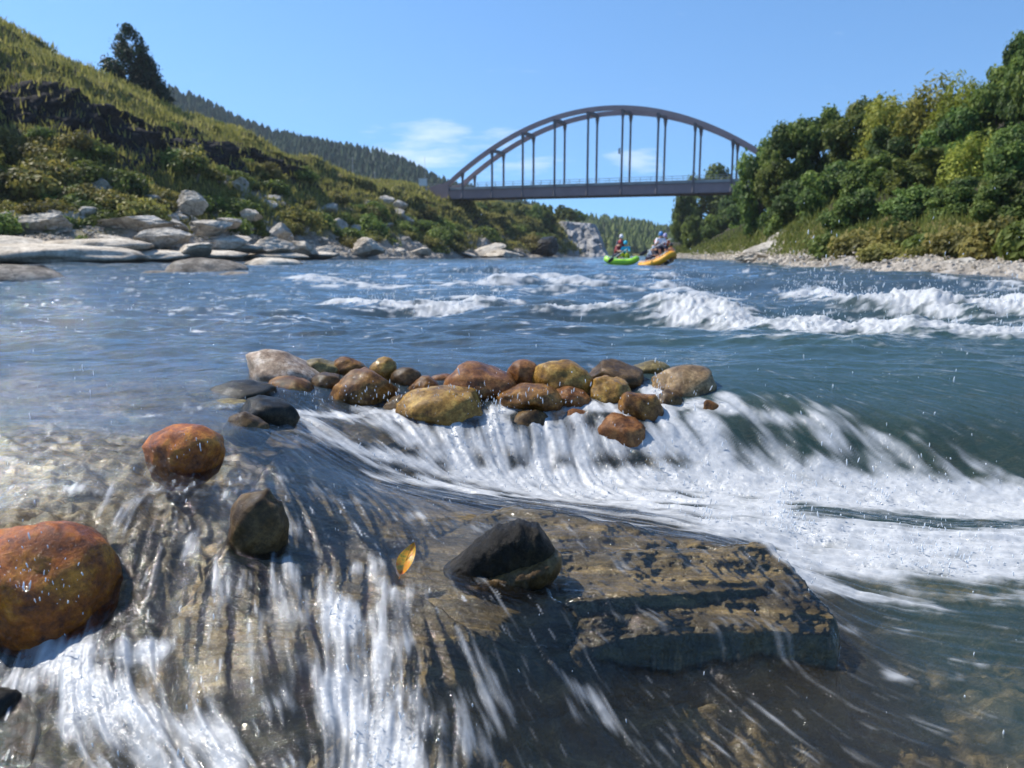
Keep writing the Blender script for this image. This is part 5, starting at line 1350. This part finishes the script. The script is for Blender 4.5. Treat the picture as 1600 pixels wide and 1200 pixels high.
# ------------------------------------------------------------------ rafts and paddlers
def skinned(name, joints, edges, radii, mat, parent, root_i=0, sub=2):
    me = bpy.data.meshes.new(name); me.from_pydata([tuple(j) for j in joints], edges, []); me.update()
    o = link(name, me, mat, parent)
    o.modifiers.new("skin", 'SKIN'); ss = o.modifiers.new("sub", 'SUBSURF'); ss.levels = sub; ss.render_levels = sub
    o.modifiers["skin"].use_smooth_shade = True
    sv = me.skin_vertices[0].data
    for i, r in enumerate(radii): sv[i].radius = (r[0], r[1]) if hasattr(r, '__len__') else (r, r)
    sv[root_i].use_root = True
    return o
M['skin'] = plain("skin", (0.50, 0.29, 0.20), .55, 0, .05)
def paddler(loc, rz, jacket, helmet, shorts, label, lean=.15, arms=(.5, .5), vest=None, turn=0.0, s=1.0, paddle=None):
    g = empty("person", loc, rz); tag(g, label, "person", "paddlers in the rafts"); g.scale = (s, s, s)
    # seated, facing -y locally; origin at the seat
    ly = -lean * .5
    J = [(0, 0, .08), (0, ly * .4, .26), (0, ly, .46), (0, ly * 1.15, .56), (0, ly * 1.3, .64), (0, ly * 1.35, .74),   # pelvis .. head
         (-.17, ly, .48), (-.26, ly - .12, .28), (-.22, ly - .36, .22 + arms[0] * .15), (-.21, ly - .43, .22 + arms[0] * .17),
         (.17, ly, .48), (.26, ly - .12, .28), (.22, ly - .36, .22 + arms[1] * .15), (.21, ly - .43, .22 + arms[1] * .17),
         (-.10, -.05, .05), (-.15, -.42, .16), (-.14, -.48, -.22), (-.14, -.58, -.26), (.10, -.05, .05), (.15, -.42, .16), (.14, -.48, -.22), (.14, -.58, -.26)]
    E_ = [(0, 1), (1, 2), (2, 3), (3, 4), (4, 5), (2, 6), (6, 7), (7, 8), (8, 9), (2, 10), (10, 11), (11, 12), (12, 13), (0, 14), (14, 15), (15, 16), (16, 17), (0, 18), (18, 19), (19, 20), (20, 21)]
    Rd = [(.15, .12), (.14, .11), (.16, .12), .055, (.085, .09), (.075, .09), .065, .048, .038, .035, .065, .048, .038, .035, .09, .065, .048, .04, .09, .065, .048, .04]
    skinned("body", J, E_, Rd, M['skin'], g)
    T = [(0, 0, .08), (0, ly * .4, .26), (0, ly, .46), (0, ly * 1.1, .52), (-.17, ly, .485), (-.255, ly - .11, .29), (-.24, ly - .2, .27), (.17, ly, .485), (.255, ly - .11, .29), (.24, ly - .2, .27)]
    skinned("jacket", T, [(0, 1), (1, 2), (2, 3), (2, 4), (4, 5), (5, 6), (2, 7), (7, 8), (8, 9)], [(.17, .135), (.165, .13), (.185, .14), .07, .085, .065, .06, .085, .065, .06], jacket, g)
    if vest is not None:
        skinned("life_vest", [(0, ly * .2, .16), (0, ly * .5, .3), (0, ly * .95, .47)], [(0, 1), (1, 2)], [(.185, .165), (.20, .17), (.19, .155)], vest, g)
    skinned("trousers", [(0, 0, .05), (-.10, -.05, .05), (-.15, -.42, .16), (-.145, -.45, .0), (.10, -.05, .05), (.15, -.42, .16), (.145, -.45, .0)], [(0, 1), (1, 2), (2, 3), (0, 4), (4, 5), (5, 6)], [.13, .105, .085, .07, .105, .085, .07], shorts, g)
    hy = ly * 1.35
    mb = MB(); mb.ball((0, hy, .735), (.108, .125, .125), 12); mb.tube([(0, hy, .70), (0, hy, .725)], [.125, .118], 12)
    hm = mb.build("helmet", helmet, g, True)
    mb = MB()
    mb.ball((-.035, hy - .088, .70), (.012, .01, .009), 6); mb.ball((.035, hy - .088, .70), (.012, .01, .009), 6); mb.build("eyes", plain("eyes", (.03, .02, .02)), g)
    mb = MB(); mb.ball((0, hy - .10, .665), (.014, .022, .024), 6); mb.build("nose", M['skin'], g, True)
    if paddle:
        pd = empty("paddle", (Vector(loc) + Matrix.Rotation(rz, 3, 'Z') @ Vector((0, ly - .43, .28)) * s), rz); tag(pd, paddle, "paddle", "paddles")
        a = Vector((-.75, 0, -.35)); b = Vector((.35, 0, .22))
        mb = MB(); mb.tube([a, b], .018, 6); mb.ball(b, (.05, .02, .03), 6); mb.build("shaft", wh, pd)
        mb = MB(); mb.ball(a + (a - b).normalized() * .2, (.24, .02, .1), 8, Matrix.Rotation(-.47, 3, 'Y')); mb.build("blade", M['black'], pd, True)
    return g
M['black'] = plain("black rubber", (0.03, 0.03, 0.035), .5)
def raft(u, vb, Y, rz, length, beam, mat, bottom, label, trim=0.0):
    c = pY(u, vb, Y); c.z = max(c.z, -.02)
    g = empty("raft", c, rz); g.rotation_euler = (0, trim, rz); tag(g, label, "raft", "inflatable rafts on the river")
    r = .165
    P = []; n = 48
    for i in range(n + 1):
        a = 2 * math.pi * i / n
        ca, sa = math.cos(a), math.sin(a)
        x = abs(ca) ** .55 * (1 if ca > 0 else -1) * length / 2; y = abs(sa) ** .75 * (1 if sa > 0 else -1) * (beam / 2 - r)
        rise = 0.5 * max(0, abs(x) / (length / 2) - .45) ** 1.6 * 1.9
        P.append((x, y, .14 + rise * .45))
    mb = MB(); mb.tube(P, r, 12, caps=False); mb.build("outer_tube", mat, g, True)
    for x in (-.22, .16):
        mb = MB(); mb.tube([(x * length, -beam / 2 + r, .28), (x * length, beam / 2 - r, .28)], .13, 10); mb.build("thwart", mat, g, True)
    fl = MB(); vs = []
    for i in range(21):
        t = i / 20 * 2 - 1; x = t * length / 2 * .98; rise = 0.62 * max(0, abs(t) - .45) ** 1.6 * 1.9
        w = (beam / 2 - r * .6) * (1 - abs(t) ** 5 * .6)
        for y, dz in ((-w, 0), (-w * .3, -.06), (w * .3, -.06), (w, 0)): vs.append((x, y, .03 + rise * .6 + dz))
    fs = [(i * 4 + k, i * 4 + k + 1, i * 4 + k + 5, i * 4 + k + 4) for i in range(20) for k in range(3)]
    fl.add(vs, fs).build("floor", bottom, g, True)
    ln = MB(); ln.tube([(p[0] * 1.005, p[1] * (1 + .02) + (r * .75 if p[1] > 0 else -r * .75), p[2] + .18) for p in P[2:-2]], .015, 5, caps=False); ln.build("grab_line", wh, g)
    return g, c
lime = plain("lime green raft rubber", (0.34, 0.72, 0.05), .4, 0, .06, 1)
amber = plain("orange yellow raft rubber", (0.85, 0.40, 0.02), .4, 0, .06, 1)
greyb = plain("dark grey raft floor", (0.05, 0.052, 0.058), .5)
g1, c1 = raft(971, 415, 40, math.radians(-12), 1.5, 1.1, lime, greyb, "lime green raft on the left carrying three paddlers")
g2, c2 = raft(1029, 416, 37, math.radians(-42), 1.65, 1.1, amber, greyb, "orange yellow raft on the right with its dark underside raised toward us", math.radians(-17))
mar = plain("maroon cloth", (0.22, 0.03, 0.035), .7); navy = plain("navy cloth", (0.02, 0.025, 0.06), .7); turq = plain("turquoise cloth", (0.03, 0.50, 0.70), .6)
whc = plain("white cloth", (0.75, 0.76, 0.8), .7); orc = plain("orange vest", (0.75, 0.16, 0.03), .6); lav = plain("lavender", (0.40, 0.38, 0.62), .5); blu = plain("blue shell", (0.06, 0.25, 0.6), .35); redc = plain("red shell", (0.45, 0.04, 0.03), .4); grc = plain("grey blue cloth", (0.3, 0.36, 0.45), .7); tanc = plain("tan cloth", (0.55, 0.33, 0.2), .7); yel = plain("yellow green vest", (0.5, 0.55, 0.03), .6)
def seat(u, v, Y): return pY(u, v, Y + .35)
paddler(seat(962, 401, 40.0), .6, mar, redc, navy, "person in a maroon jacket leaning forward in the lime green raft", .5, (.4, .6), mar, s=1.0, paddle="pale shafted paddle held at the left of the lime green raft")
paddler(seat(970, 392, 40.4), .1, navy, whc, navy, "person in navy with a white helmet, highest in the lime green raft", .1, (.3, .5), mar)
paddler(seat(979, 401, 39.8), -.5, turq, turq, yel, "person in turquoise at the right of the lime green raft", .3, (.2, .3), turq, s=.95)
paddler(seat(1021, 398, 37.2), .5, tanc, redc, navy, "person with bare tan arms at the back left of the orange raft", .3, (.4, .5), tanc, s=.85)
paddler(seat(1031, 390, 37.0), .1, whc, blu, navy, "person in a white shirt with a blue helmet in the orange raft", .15, (.9, .6), whc, s=1.0, paddle="paddle held in front of the person in the white shirt")
paddler(seat(1039, 391, 37.3), -.3, orc, lav, navy, "person in an orange vest with a lavender helmet in the orange raft", .1, (.4, .6), orc, s=.95)
paddler(seat(1012, 405, 36.8), .8, grc, grc, navy, "person in grey blue crouching low at the stern of the orange raft", .6, (.2, .2), grc, s=.75)
paddler(seat(1052, 402, 36.7), -.7, tanc, M['black'], navy, "person in tan hanging at the right side of the orange raft", .5, (.2, .4), orc, s=.8)

# ------------------------------------------------------------------ air: faint haze
def haze():
    mb = MB(); mb.box((0, 380, 92), (2400, 1300, 200))
    m, n, l, out = newmat("haze air")
    v = n.new("ShaderNodeVolumePrincipled"); v.inputs["Color"].default_value = (.78, .88, 1, 1); v.inputs["Density"].default_value = 0.0002; v.inputs["Anisotropy"].default_value = 0.2
    l.new(v.outputs[0], out.inputs["Volume"])
    tag(mb.build("haze", m), "faint blue haze lying over the valley", "haze", kind="stuff")
haze()
